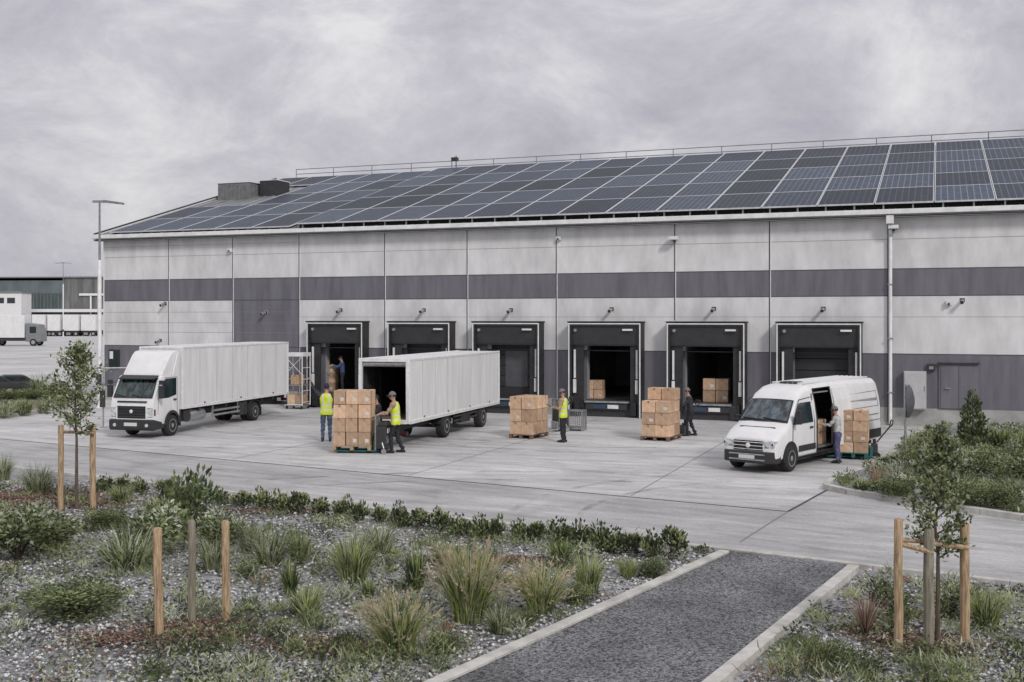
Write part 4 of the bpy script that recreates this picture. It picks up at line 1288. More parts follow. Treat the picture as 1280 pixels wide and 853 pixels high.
def stack(loc, rz, nx, ny, sx, sy, layers, h, where, group, z0, colword=('left', 'middle', 'right'), jitter=.012, heights=None, rowword=('front', 'rear')):
    Mx = Matrix.Translation(loc) @ Matrix.Rotation(rz, 4, 'Z')
    LW = {0: 'bottom layer', 1: 'second layer', 2: 'third layer', 3: 'fourth layer'}
    for j in range(ny):
        nl = layers if heights is None else heights[j]
        for i in range(nx):
            cw = '' if nx == 1 else (colword[i] if nx == 3 else (colword[0], colword[2])[i])
            rw = rowword[j] if ny > 1 else ''
            for k in range(nl):
                x = (i - (nx - 1) / 2) * sx + random.uniform(-jitter, jitter)
                y = (j - (ny - 1) / 2) * sy + random.uniform(-jitter, jitter)
                p = Mx @ Vector((x, y, z0 + k * h))
                lw = 'top layer' if k == nl - 1 else LW[k]
                carton(p, (sx - random.uniform(.008, .026), sy - random.uniform(.008, .026), h - random.uniform(.004, .014)), rz + random.uniform(-.02, .02),
                       ('brown box %s %s %s of %s' % (lw, rw, cw, where)).replace('  ', ' ').replace(' of', ' of', 1), group)

def make_pallet(label, loc, rz, sx, sy, m, z=0.0):
    b = MB()
    for k in range(6):
        y = -sy / 2 + (sy - .09) * k / 5
        b.box(-sx / 2, sx / 2, y, y + .09, .115, .135)
    for x in (-sx / 2, -.05, sx / 2 - .1):
        b.box(x, x + .1, -sy / 2, sy / 2, .095, .115); b.box(x, x + .1, -sy / 2, sy / 2, 0, .02)
        for y in (-sy / 2, -.06, sy / 2 - .12): b.box(x, x + .1, y, y + .12, .02, .095)
    o = b.build('pallet', m, bevel=.004, seg=1)
    o.location = (loc[0], loc[1], z); o.rotation_euler = (0, 0, rz)
    return tag(o, label, 'pallet')

GA = 'boxes of the tall stack beside the trailer'
pA = G(443, 550); rA = R(-4)
pA = Vector(((443 - 640) * 33.3 / FPX, 33.3, 0))
make_pallet('wooden pallet on teal forks under the tall box stack', pA, rA, 1.14, .80, M['pallet'], .09)
stack(pA, rA, 3, 2, .37, .39, 4, .405, 'tall stack beside open trailer', GA, .226)
pB = G(652, 548) + Vector((.25, .42, 0)); rB = R(-28)
make_pallet('low wooden pallet under the box stack beside the worker with a tablet', pB, rB, .86, 1.24, M['pallet_dark'])
stack(pB, rB, 2, 3, .42, .40, 3, .415, 'stack beside tablet worker', 'boxes of the stack beside the tablet worker', .136, rowword=('front', 'mid', 'back'))
pC = G(820, 551) + Vector((.22, .45, 0)); rC = R(-27)
make_pallet('dark wooden pallet under the stepped box stack near the dark-clothed worker', pC, rC, .98, 1.24, M['pallet_dark'])
stack(pC, rC, 2, 2, .47, .58, 3, .385, 'stepped stack beside dark worker', 'boxes of the stepped stack', .136, heights=(3, 4))
pD = G(1069, 575) + Vector((.06, .30, 0)); rD = R(-22)
make_pallet('teal pallet under the box stack beside the van', pD, rD, .80, .66, M['teal'], .06)
stack(pD, rD, 2, 2, .385, .32, 4, .30, 'stack beside white van', 'boxes of the stack beside the van', .196)
# inside the docks, standing on the raised floor
def dock_stack(i, px, yo, nx, ny, sx, sy, layers, h, where, group):
    p = WP(wu(px, yo), yo, FLOOR)
    stack((p.x, p.y, FLOOR), WTH, nx, ny, sx, sy, layers, h, where, group, .006)
dock_stack(3, 744, .6, 2, 1, .36, .5, 2, .38, 'small stack inside fourth loading dock', 'boxes inside the fourth dock')
dock_stack(4, 896, .55, 2, 1, .50, .55, 2, .46, 'larger stack inside fifth loading dock', 'boxes inside the fifth dock')
dock_stack(0, 411, .5, 2, 1, .36, .5, 3, .40, 'stack inside first loading dock', 'boxes inside the first dock')
# boxes in the van
for k, (z, lb) in enumerate(((.49, 'lower'), (.83, 'upper'))):
    for j, (y, l2) in enumerate(((-2.12, 'nearer the cab'), (-2.55, 'farther from the cab'))):
        p = VM @ Vector((-.36, y, z))
        carton(p, (.42, .40, .33), rzv, 'tan box in the van side doorway, %s one %s' % (lb, l2), 'boxes in the van doorway')

# roll cage with boxes behind the truck
def roll_cage(loc, rz):
    t = thing('roll_cage', 'white wire roll cage of goods behind the box truck', 'roll cage', loc, rz)
    f = MB()
    for x in (-.42, .42):
        for y in (-.36, .36): f.tube((x, y, .16), (x, y, 2.35), .022, n=6)
        for z in (.3, .8, 1.3, 1.8, 2.34): f.tube((x, -.36, z), (x, .36, z), .014, n=6)
    for z in (2.34, .2): 
        for y in (-.36, .36): f.tube((-.42, y, z), (.42, y, z), .018, n=6)
    f.tube((-.42, -.36, 2.3), (.42, -.36, 1.5), .012, n=6); f.tube((.42, -.36, 2.3), (-.42, -.36, 1.5), .012, n=6)
    f.box(-.45, .45, -.38, .38, 2.30, 2.46)
    f.build('frame', M['white_metal'], t)
    b = MB(); b.box(-.42, .42, -.36, .36, .14, .19); b.box(-.42, .42, -.36, .36, 1.02, 1.05); b.build('shelf', M['galv'], t)
    for x in (-.36, .36):
        for y in (-.3, .3):
            c = MB(); c.lathe([(.01, -.02), (.07, -.02), (.07, .02), (.01, .02)], (x, y, .07), 'x', 12); c.build('caster', M['black'], t)
    return t
pc = G(372, 511)
roll_cage((pc.x, pc.y, 0), R(-18))
for (dx, z, s, lb) in ((-.18, .20, .36, 'lower left'), (.19, .20, .34, 'lower right'), (.0, 1.06, .40, 'upper')):
    q = Matrix.Rotation(R(-18), 4, 'Z') @ Vector((dx, 0, 0))
    carton((pc.x + q.x, pc.y + q.y, z), (s, .5, .42), R(-18), 'brown box in the roll cage behind the truck, %s one' % lb, 'boxes in the roll cage')

def pallet_truck(label, loc, rz, powered=False, paint='teal', up=1.05):
    """forks run along -y, handle at +y"""
    t = thing('pallet_truck', label, 'pallet truck', loc, rz)
    f = MB()
    for x in (-.2, .2): f.box(x - .075, x + .075, -1.15, .05, .05, .088)
    f.box(-.28, .28, .03, .12, .05, .35)
    f.build('fork', M[paint], t, bevel=.01, seg=1)
    bd_ = MB()
    if powered:
        bd_.box(-.34, .34, .12, .42, .14, .80, 0); bd_.box(-.30, .30, .20, .44, .80, .92, 0)
        b_ = bd_.build('motor_housing', M['plastic'], t, bevel=.03)
        pn = MB(); pn.box(-.26, .26, .42, .432, .30, .52, 0); pn.box(-.16, .16, .42, .44, .58, .72, 1); pn.box(-.33, -.29, .08, .12, .1, 1.15, 2); pn.box(.29, .33, .08, .12, .1, 1.15, 2); pn.box(-.29, .29, .085, .115, 1.08, 1.13, 2)
        for k in range(5): pn.box(-.2 + .1 * k, -.18 + .1 * k, .09, .11, .8, 1.08, 2)
        pn.build('guard', [M['galv'], M['white_metal'], M['grey_metal']], t)
    else:
        bd_.box(-.12, .12, .12, .28, .12, .42, 0); bd_.tube((0, .2, .2), (0, .2, .55), .05, n=10)
        bd_.build('pump', M['dark_metal'], t, bevel=.015)
    h = MB()
    top = Vector((0, .62, up))
    h.tube((0, .26, .45), top, .022, n=8)
    h.path([top, top + Vector((-.16, .03, .05)), top + Vector((-.16, .06, .18)), top + Vector((.16, .06, .18)), top + Vector((.16, .03, .05)), top], .018, 8)
    h.build('handle', M['dark_metal'], t)
    for (x, y, r) in ((-.2, -1.0, .045), (.2, -1.0, .045), (-.11, .26, .09), (.11, .26, .09)):
        c = MB(); c.lathe([(.008, -.035), (r * .9, -.035), (r, -.025), (r, .025), (r * .9, .035), (.008, .035)], (x, y, r), 'x', 16); c.build('wheel', M['black'], t)
    if powered:
        for sx in (-1, 1):
            l = MB(); l.tube((sx * .33, .3, .32), (sx * .40, .36, .16), .025, n=8); l.lathe([(.008, -.03), (.075, -.03), (.08, 0), (.075, .03), (.008, .03)], (sx * .40, .36, .08), 'x', 14); l.build('stabiliser', M['galv'], t)
    return t
pt1 = pallet_truck('black powered pallet truck with teal forks carrying the tall box stack', (pA.x + .60, pA.y - .10, 0), R(-94), True)
pB2 = G(692, 540)
pallet_truck('grey hand pallet truck behind the box stack by the tablet worker', (pB2.x, pB2.y + .25, 0), R(-70), True, 'galv', 1.0)
pC2 = G(852, 545)
pallet_truck('dark hand pallet truck between the stepped stack and the dark-clothed worker', (pC2.x - .05, pC2.y + .1, 0), R(-75), False, 'dark_metal', 1.0)
pD2 = pD + Vector((.30, .10, 0))
pallet_truck('teal hand pallet truck under the stack beside the van', (pD2.x + .1, pD2.y, 0), R(-100), False, 'teal', .9)

# wire mesh box by dock four
def mesh_box(loc, rz, label):
    t = thing('mesh_box', label, 'mesh box', loc, rz)
    f = MB()
    for x in (-.32, .32):
        for y in (-.25, .25): f.box(x - .025, x + .025, y - .025, y + .025, 0, .72)
    for z in (.08, .70):
        for y in (-.25, .25): f.box(-.32, .32, y - .02, y + .02, z - .02, z + .02)
        for x in (-.32, .32): f.box(x - .02, x + .02, -.25, .25, z - .02, z + .02)
    f.build('frame', M['galv'], t)
    g = MB()
    for y in (-.25, .25):
        for k in range(1, 8): g.box(-.32 + .08 * k - .005, -.32 + .08 * k + .005, y - .005, y + .005, .1, .68)
        for k in range(1, 7): g.box(-.3, .3, y - .005, y + .005, .1 + .08 * k, .11 + .08 * k)
    for x in (-.32, .32):
        for k in range(1, 6): g.box(x - .005, x + .005, -.25 + .083 * k, -.24 + .083 * k, .1, .68)
        for k in range(1, 7): g.box(x - .005, x + .005, -.23, .23, .1 + .08 * k, .11 + .08 * k)
    g.build('wire_mesh', M['galv'], t)
    b = MB(); b.box(-.30, .30, -.23, .23, .1, .13); b.build('base', M['galv'], t)
    return t
pm = G(719, 538)
mesh_box((pm.x, pm.y, 0), R(-20), 'grey wire mesh box standing just behind the tablet worker')

# ------------------------------------------------------------------ people
def capsule(mb, p0, p1, r0, r1, n=10):
    mb.tube(p0, p1, r0, r1, n); mb.sphere(p0, r0, n); mb.sphere(p1, r1, n)

def seg_dist(P_, a, b):
    a, b = np.array(a), np.array(b)
    d = b - a
    t = np.clip(((P_ - a) @ d) / max(d @ d, 1e-9), 0, 1)
    return np.linalg.norm(P_ - (a + t[:, None] * d), axis=1)

def person(label, loc, rz, height, arms, legs, mats, lean=0.0, vest=True, cap='navy', headyaw=0.0, headpitch=0.0, sleeve='long', z=0.0, brim=True):
    """faces +y. arms = {'L':(elbow, wrist, fingerdir), 'R':...} offsets from the shoulder; legs = {'L':(knee, ankle), 'R':...} absolute."""
    hipz = .93
    lm = Matrix.Translation((0, 0, hipz)) @ Matrix.Rotation(-lean, 4, 'X') @ Matrix.Translation((0, 0, -hipz))
    T = lambda p: lm @ Vector(p)
    mb = MB()
    bones = []       # (a, b, region)
    # torso: stacked ellipses
    ell = [(.80, .135, .105), (.90, .165, .120), (1.00, .155, .112), (1.10, .150, .108), (1.22, .168, .118), (1.34, .185, .120), (1.42, .175, .105), (1.48, .10, .075), (1.51, .055, .055)]
    n = 18; vs = []; fs = []
    for (zz, rx, ry) in ell:
        for k in range(n):
            a = 2 * math.pi * k / n
            vs.append(T((rx * math.cos(a), ry * math.sin(a), zz)))
    for i in range(len(ell) - 1):
        for k in range(n):
            j = (k + 1) % n
            fs.append((i * n + k, i * n + j, (i + 1) * n + j, (i + 1) * n + k))
    fs.append(tuple(reversed(range(n)))); fs.append(tuple(range((len(ell) - 1) * n, len(ell) * n)))
    mb.add(vs, fs)
    bones += [(T((0, 0, 1.0)), T((0, 0, 1.42)), 'torso'), (T((-.12, 0, 1.1)), T((-.13, 0, 1.36)), 'torso'), (T((.12, 0, 1.1)), T((.13, 0, 1.36)), 'torso'), (T((-.08, 0, .9)), T((.08, 0, .9)), 'leg')]
    neck, hc = T((0, .005, 1.5)), T((0, .03, 1.665))
    capsule(mb, T((0, 0, 1.46)), T((0, .02, 1.58)), .06, .055)
    bones.append((T((0, 0, 1.52)), hc, 'skin'))
    hm = Matrix.Translation(hc) @ Matrix.Rotation(headyaw, 4, 'Z') @ Matrix.Rotation(headpitch, 4, 'X')
    hv = MB()
    hv.sphere((0, 0, .015), .1, 16, 0, .80, .98, 1.13)
    hv.sphere((0, .035, -.06), .06, 12, 0, .92, .95, .95)            # jaw
    hv.tube((0, .085, .02), (0, .118, -.022), .012, .019, 8); hv.sphere((0, .112, -.024), .018, 8)
    for s in (-1, 1): hv.sphere((s * .082, -.005, -.005), .028, 8, 0, .4, .7, 1.1)
    hv.sphere((0, .088, -.062), .02, 8, 0, 1.3, .6, .5)
    mb.add([hm @ Vector(v) for v in hv.v], hv.f)
    for s, key in ((-1, 'L'), (1, 'R')):
        sh = T((s * .195, 0, 1.415))
        el = sh + Vector(arms[key][0]); wr = el + Vector(arms[key][1])
        mb.sphere(sh, .072, 10)
        capsule(mb, sh, el, .058, .043); capsule(mb, el, wr, .042, .029)
        bones.append((sh, el, 'upper_arm')); bones.append((el, wr, 'forearm'))
        fd = Vector(arms[key][2]).normalized() if len(arms[key]) > 2 else (wr - el).normalized()
        lat = fd.cross(Vector((0, .3, 1))).normalized()
        pc_ = wr + fd * .09
        capsule(mb, wr, wr + fd * .05, .028, .034, 8)
        for q in (-1.5, -.5, .5, 1.5):
            capsule(mb, wr + fd * .04 + lat * q * .012, pc_ + lat * q * .019, .016, .013, 6)
        up_ = lat.cross(fd).normalized()
        ln = {-1.5: .062, -.5: .078, .5: .084, 1.5: .074}
        for q in (-1.5, -.5, .5, 1.5):
            a0 = pc_ + lat * q * .021
            a1 = a0 + (fd * .9 + up_ * -.25).normalized() * ln[q] * .55
            a2 = a1 + (fd * .5 + up_ * -.8).normalized() * ln[q] * .45
            capsule(mb, a0, a1, .0105, .0098, 6); capsule(mb, a1, a2, .0098, .009, 6)
        th0 = wr + fd * .025 + lat * s * .02
        th1 = th0 + (lat * s * .8 + fd * .6 - up_ * .3).normalized() * .05
        capsule(mb, th0, th1, .013, .012, 6); capsule(mb, th1, th1 + (fd * .8 - up_ * .5).normalized() * .035, .012, .010, 6)
        bones.append((wr + fd * .01, pc_ + fd * .06, 'skin'))
        hp = T((s * .095, 0, .90))
        kn_, an_ = Vector(legs[key][0]), Vector(legs[key][1])
        capsule(mb, hp, kn_, .092, .062); capsule(mb, kn_, an_, .062, .043)
        mb.sphere(kn_ + Vector((0, -.02, -.12)), .062, 10, 0, 1, 1, 1.5)
        tf = legs[key][2] if len(legs[key]) > 2 else (0, 1, 0)
        tv = Vector(tf).normalized()
        bones.append((hp, kn_, 'leg')); bones.append((kn_, an_ + Vector((0, 0, .05)), 'leg'))
        heel, toe = an_ + tv * -.05, an_ + tv * .17
        heel.z = toe.z = an_.z - .045
        capsule(mb, heel, toe, .043, .036); capsule(mb, an_, heel.lerp(toe, .4), .05, .042); capsule(mb, an_ + Vector((0, 0, .06)), an_, .047, .05)
        bones.append((heel, toe, 'shoe')); bones.append((an_, heel.lerp(toe, .5), 'shoe'))
    me = bpy.data.meshes.new('tmp'); me.from_pydata(mb.v, [], mb.f); me.update()
    bm_ = bmesh.new(); bm_.from_mesh(me); bmesh.ops.recalc_face_normals(bm_, faces=bm_.faces); bm_.to_mesh(me); bm_.free()
    tmp = bpy.data.objects.new('tmp', me); C.objects.link(tmp)
    md = tmp.modifiers.new('r', 'REMESH'); md.mode = 'VOXEL'; md.voxel_size = .0115
    ms = tmp.modifiers.new('s', 'SMOOTH'); ms.factor = .5; ms.iterations = 3
    dg = bpy.context.evaluated_depsgraph_get(); dg.update()
    bme = bpy.data.meshes.new_from_object(tmp.evaluated_get(dg))
    bpy.data.objects.remove(tmp); bpy.data.meshes.remove(me)
    bme.name = 'person'
    nv = len(bme.vertices); co = np.zeros(nv * 3); bme.vertices.foreach_get('co', co); co = co.reshape(-1, 3)
    # cloth folds
    reg = [b[2] for b in bones]
    D = np.stack([seg_dist(co, b[0], b[1]) for b in bones], 1)
    near = D.argmin(1)
    rv = np.array([{'torso': 0, 'upper_arm': 1, 'forearm': 2, 'leg': 3, 'shoe': 4, 'skin': 5}[reg[k]] for k in near])
    nr = np.zeros(nv * 3); bme.vertices.foreach_get('normal', nr); nr = nr.reshape(-1, 3)
    cloth = (rv < 4).astype(float)
    wob = .007 * np.sin(co[:, 2] * 46 + 3 * np.sin(co[:, 0] * 17) + 4 * np.sin(co[:, 1] * 13)) + .005 * np.sin(co[:, 2] * 23 + co[:, 0] * 40)
    co2 = co + nr * (wob * cloth + .006 * cloth)[:, None]
    bme.vertices.foreach_set('co', co2.ravel())
    order = ['shirt', 'trousers', 'shoe', 'skin']
    for q in order: bme.materials.append(M[mats[q]] if q in mats else M[q])
    fm = {0: 0, 1: 0, 2: 0 if sleeve == 'long' else 3, 3: 1, 4: 2, 5: 3}
    npoly = len(bme.polygons); ls = np.zeros(npoly, np.int32); bme.polygons.foreach_get('loop_start', ls)
    lv_ = np.zeros(len(bme.loops), np.int32); bme.loops.foreach_get('vertex_index', lv_)
    fr_ = rv[lv_[ls]]
    bme.polygons.foreach_set('material_index', np.array([fm[int(q)] for q in fr_], np.int32))
    bme.polygons.foreach_set('use_smooth', np.ones(npoly, bool)); bme.update()
    o = bpy.data.objects.new('person', bme); C.objects.link(o)
    tag(o, label, 'person')
    k = height / 1.78
    o.location = (loc[0], loc[1], z); o.rotation_euler = (0, 0, rz); o.scale = (k, k, k)
    # eyes
    ey = MB()
    for s in (-1, 1): ey.sphere(hm @ Vector((s * .034, .083, .012)), .0125, 8)
    ey.build('eyes', M['hair'], o, smooth=True)
    ha = MB()
    prof = [(-.20 + 0, 0)]
    # hair: back half shell
    vs = []; fs = []; nn = 16
    for i in range(7):
        ph = math.pi * (.02 + .60 * i / 6)
        for q in range(nn):
            a = 2 * math.pi * q / nn
            f_ = 1.0 if math.sin(a) < .3 else max(.0, 1 - (math.sin(a) - .3) * .55)
            ph2 = ph * (.62 + .38 * f_)
            vs.append(hm @ Vector((.086 * math.sin(ph2) * math.cos(a), .106 * math.sin(ph2) * math.sin(a) - .004, .015 + .121 * math.cos(ph2))))
    for i in range(6):
        for q in range(nn):
            j = (q + 1) % nn; fs.append((i * nn + q, (i + 1) * nn + q, (i + 1) * nn + j, i * nn + j))
    fs.append(tuple(range(nn)))
    ha.add(vs, fs); ha.build('hair', M['hair'], o, smooth=True)
    if cap:
        cpm = MB(); vs = []; fs = []
        for i in range(6):
            ph = math.pi * (.02 + .45 * i / 5)
            for q in range(nn):
                a = 2 * math.pi * q / nn
                vs.append(hm @ Vector((.093 * math.sin(ph) * math.cos(a), .114 * math.sin(ph) * math.sin(a), .018 + .125 * math.cos(ph))))
        for i in range(5):
            for q in range(nn):
                j = (q + 1) % nn; fs.append((i * nn + q, (i + 1) * nn + q, (i + 1) * nn + j, i * nn + j))
        fs.append(tuple(range(nn))); cpm.add(vs, fs)
        if brim:
            bv = []
            for zz in (.034, .046):
                for q in range(9):
                    a = math.pi * q / 8
                    bv.append(hm @ Vector((.085 * math.cos(a), .07 + .115 * math.sin(a), zz - .02 * math.sin(a))))
            cpm.add(bv, [tuple(range(9)), tuple(reversed(range(9, 18)))] + [(q, q + 9, (q + 1) % 9 + 9, (q + 1) % 9) for q in range(9)])
        cpm.build('cap', M[cap], o, smooth=True)
    if vest:
        keep = np.isin(fr_, (0,)) | ((fr_ == 3) & (co2[lv_[ls]][:, 2] > .84))
        idx = np.nonzero(keep)[0]
        lt = np.zeros(npoly, np.int32); bme.polygons.foreach_get('loop_total', lt)
        idx = idx[lt[idx] == 4]
        F = np.stack([lv_[ls[idx] + q] for q in range(4)], 1)
        used, inv = np.unique(F, return_inverse=True); F2 = inv.reshape(F.shape)
        nr2 = np.zeros(nv * 3); bme.vertices.foreach_get('normal', nr2); nr2 = nr2.reshape(-1, 3)
        V = co[used] + nr2[used] * .026
        ce = V[F2].mean(1)
        band = ((ce[:, 2] > .96) & (ce[:, 2] < 1.005)) | ((ce[:, 2] > 1.09) & (ce[:, 2] < 1.135)) | ((np.abs(np.abs(ce[:, 0]) - .10) < .022) & (ce[:, 2] > 1.135))
        raw_mesh('vest', V, F2, band.astype(int), [M['hivis'], M['silver']], o, smooth=True)
    return o
STAND = {'L': ((-.105, .02, .50), (-.115, -.02, .085)), 'R': ((.105, .02, .50), (.115, -.02, .085))}
STEP = {'L': ((-.10, .14, .50), (-.11, .10, .085)), 'R': ((.10, -.01, .50), (.12, -.17, .085))}
HANG = ((.03, .0, -.29), (-.01, .07, -.25))
def armhang(s): return ((s * .05, .0, -.29), (s * .0, .06, -.25))

p = G(408, 552)
person('person in yellow vest and blue jeans seen from behind, left arm raised', p, R(8), 1.86,
       {'L': ((-.17, .06, .18), (-.10, .06, .24)), 'R': ((.14, .10, -.25), (.02, .22, -.10))}, STAND,
       {'shirt': 'shirt_dark', 'trousers': 'jeans'}, vest=True, cap='navy', brim=False)
p = Vector(((495 - 640) * 33.1 / FPX, 33.1, 0))
person('person in yellow vest and grey cap pushing the powered pallet truck', p, R(82), 1.80,
       {'L': ((-.06, .16, -.24), (.05, .24, -.04), (0, 1, -.3)), 'R': ((.06, .16, -.24), (-.05, .24, -.02), (0, 1, -.3))}, STEP,
       {'shirt': 'shirt_tan', 'trousers': 'trousers'}, lean=.10, cap='greycap', headpitch=-.15)
p = Vector(((473 - 640) * 33.85 / FPX, 33.85, 0))
person('person in dark clothes behind the powered pallet truck, reaching to the stack', p, R(110), 1.66,
       {'L': ((-.05, .14, -.22), (0, .26, .03)), 'R': ((.07, .18, -.18), (-.05, .23, .04))}, STAND,
       {'shirt': 'shirt_dark', 'trousers': 'trousers'}, lean=.08, vest=False, cap=None, sleeve='short')
p = G(704, 553)
person('person in yellow vest reading a tablet between two pallets', p, R(70), 1.70,
       {'L': ((-.06, .05, -.27), (.08, .24, .02), (.2, 1, .1)), 'R': ((.06, .05, -.27), (-.08, .24, .03), (-.2, 1, .1))}, STAND,
       {'shirt': 'shirt_tan', 'trousers': 'trousers'}, cap='greycap', headpitch=-.35, headyaw=.1)
tb = MB(); tb.box(-.09, .09, -.13, .13, 0, .012, 0); tb.box(-.08, .08, -.12, .12, .0121, .014, 1)
tb = tb.build('tablet', [M['plastic'], M['glass']])
q = Matrix.Rotation(R(70), 4, 'Z') @ Vector((0, .43, 0))
tb.location = (p.x + q.x, p.y + q.y, 1.14); tb.rotation_euler = (R(25), 0, R(70))
tag(tb, 'dark tablet held by the worker between the two pallets', 'tablet')
p = G(863, 545)
person('person in black jacket and helmet pulling the dark hand pallet truck', p, R(80), 1.62,
       {'L': ((-.05, .12, -.25), (.03, .22, -.08), (0, 1, -.4)), 'R': ((.06, .10, -.26), (-.03, .24, -.06), (0, 1, -.4))}, STEP,
       {'shirt': 'shirt_dark', 'trousers': 'trousers'}, lean=.12, vest=False, cap='greycap', brim=False)
p = G(1047, 579)
person('person in pale jacket and violet jeans reaching into the van', p, R(62), 1.56,
       {'L': ((-.03, .16, -.22), (0, .25, .02)), 'R': ((.04, .14, -.24), (-.03, .26, -.02))}, STAND,
       {'shirt': 'jacket', 'trousers': 'jeans_v'}, lean=.08, vest=False, cap='greycap', headpitch=-.2)
p = WP(wu(428, .15), .15)
person('person in blue shirt lifting a box in the first loading dock', (p.x, p.y), R(95), 1.62,
       {'L': ((-.04, .2, -.18), (0, .22, .08)), 'R': ((.04, .2, -.18), (0, .22, .08))}, STAND,
       {'shirt': 'shirt_blue', 'trousers': 'trousers'}, vest=False, cap=None, z=FLOOR + .006, lean=.05)

# ------------------------------------------------------------------ posts and signs
def street_lamp(label, px, py, ytop, double=False, r=.085, k=1.0, Y=None):
    g_ = G(px, py) if Y is None else P(px, py, Y)
    base = Vector((g_.x, g_.y, 0)); hgt = CAMH - (ytop - HZ) * g_.y / FPX
    t = thing('street_lamp', label, 'street lamp', base)
    pm_ = MB(); zsp = hgt * .71
    pm_.lathe([(r * 1.7, 0), (r * 1.7, .04), (r * 1.15, .06), (r * 1.05, .5), (r * 1.0, zsp - .05), (r * .62, zsp + .08)], (0, 0, 0), 'z', 14, 0)
    pm_.lathe([(r * .62, zsp + .08), (r * .45, hgt)], (0, 0, 0), 'z', 12, 1)
    pm_.build('pole', [M['white_metal'], M['grey_metal']], t, smooth=True)
    for s in ((1, -1) if double else (1,)):
        a = MB()
        a.box(min(-.3 * k * s, .25 * k * s), max(-.3 * k * s, .25 * k * s), -.05 * k, .05 * k, hgt - .02, hgt + .08)
        a.build('arm', M['grey_metal'], t)
        hd = MB(); x0, x1 = .2 * k * s, 1.05 * k * s
        hd.add([(x0, -.1 * k, hgt - .01), (x1, -.16 * k, hgt - .10), (x1, .16 * k, hgt - .10), (x0, .1 * k, hgt - .01), (x0, -.1 * k, hgt + .10), (x1, -.14 * k, hgt - .02), (x1, .14 * k, hgt - .02), (x0, .1 * k, hgt + .10)],
               [(0, 1, 2, 3), (4, 7, 6, 5), (0, 4, 5, 1), (3, 2, 6, 7), (0, 3, 7, 4), (1, 5, 6, 2)])
        hd.build('lamp_head', M['grey_metal'], t, bevel=.02)
    bx = MB(); bx.box(-r * 1.5, r * 1.5, -r * 1.3, -r * 1.0, 1.0, 1.5); bx.build('access_door', M['dark_metal'], t)
    return t
street_lamp('tall grey street lamp with a flat head at the left warehouse corner', 124.5, 510, 253)
street_lamp('small distant street lamp with two heads above the far trailers', 79, 420, 329, True, .11, 1.6, Y=235)
# barrier frame beside the truck nose
bf = thing('barrier_frame', 'thin steel pipe frame with grey meter box left of the truck', 'barrier', (G(129, 535).x, G(129, 535).y, 0))
b = MB(); b.tube((0, 0, 0), (0, 0, 2.18), .03, n=8); b.box(-.12, .12, -.12, .12, 0, .02); b.build('post', M['galv'], bf)
b = MB(); b.tube((-.25, 0, 2.16), (.95, .25, 2.16), .028, n=8); b.build('rail', M['galv'], bf)
b = MB(); b.box(-.09, .09, -.12, -.02, .75, 1.35); b.build('meter_box', M['dark_metal'], bf, bevel=.01, seg=1)
# round sign by the side bed
sp_ = G(1135, 573)
sg = thing('road_sign', 'round grey bulging sign seen nearly side-on on a steel post', 'sign', (sp_.x, sp_.y, 0), R(62))
b = MB(); b.tube((0, .07, 0), (0, .07, 2.1), .035, n=10); b.build('post', M['galv'], sg)
b = MB(); b.lathe([(.01, -.17), (.16, -.16), (.30, -.12), (.40, -.08), (.45, -.04), (.47, -.03), (.47, .0), (.01, .0)], (0, 0, 1.62), 'y', 32); b.build('sign_plate', mat('sign_back', (.085, .087, .095), .5, .2, 6), sg, smooth=True)
b = MB(); b.box(-.3, .3, .002, .05, 1.75, 1.79); b.box(-.3, .3, .002, .05, 1.38, 1.42); b.build('bracket', M['galv'], sg)

# ------------------------------------------------------------------ far left: buildings, trailers, cars
fb = thing('far_warehouse', 'distant blue and grey clad warehouse with white canopy behind the parked trailers', 'warehouse', (P(60, 400, 300).x, 300, 0), R(-6))
b = MB()
b.box(-42, 4.5, 0, 40, 0, 13.9, 0); b.box(4.5, 40, -.1, 40, 0, 14.6, 2); b.box(-42, 4.5, -.3, 0, 4, 10.4, 1)
b.build('wall', [M['farblue'], M['fargreen'], M['fargrey']], fb)
b = MB()
for k in range(46): b.box(-41 + k * 1.0, -40.85 + k * 1.0, -.36, -.3 if k > 99 else -.301, 4, 10.3)
for k in range(30): b.box(5 + k * 1.1, 5.2 + k * 1.1, -.2, -.101, 0, 15)
b.build('cladding_rib', M['fargrey'], fb)
b = MB(); b.box(-42.5, 40.5, -.6, 40.5, 14.6, 14.9); b.build('roof', M['grey_metal'], fb)
b = MB(); b.box(-42, 40, -6, -.4, 5.4, 6.2); b.build('canopy', M['white_metal'], fb)
b = MB(); b.box(12, 12.4, -.5, -.25, 4, 10); b.box(16, 16.4, -.5, -.25, 4, 10); b.box(9, 19, -.6, -.3, 9.8, 10.4); b.build('door_frame', M['white_metal'], fb)
c = P(6, 400, 285)
ob = thing('site_office', 'white flat-roofed site office far behind the parked trucks', 'office', (c.x, 285, 0))
b = MB(); b.box(-6, 4.2, 0, 6, 0, 10.2); b.build('wall', M['white_metal'], ob)
b = MB(); b.box(-6.2, 4.4, -.2, 6.2, 10.2, 10.7); b.build('roof', M['grey_metal'], ob)
for k in range(3):
    b = MB(); b.box(-5 + 2.8 * k, -3 + 2.8 * k, -.06, -.003, 7.6, 9.0); b.build('window', M['glass'], ob)

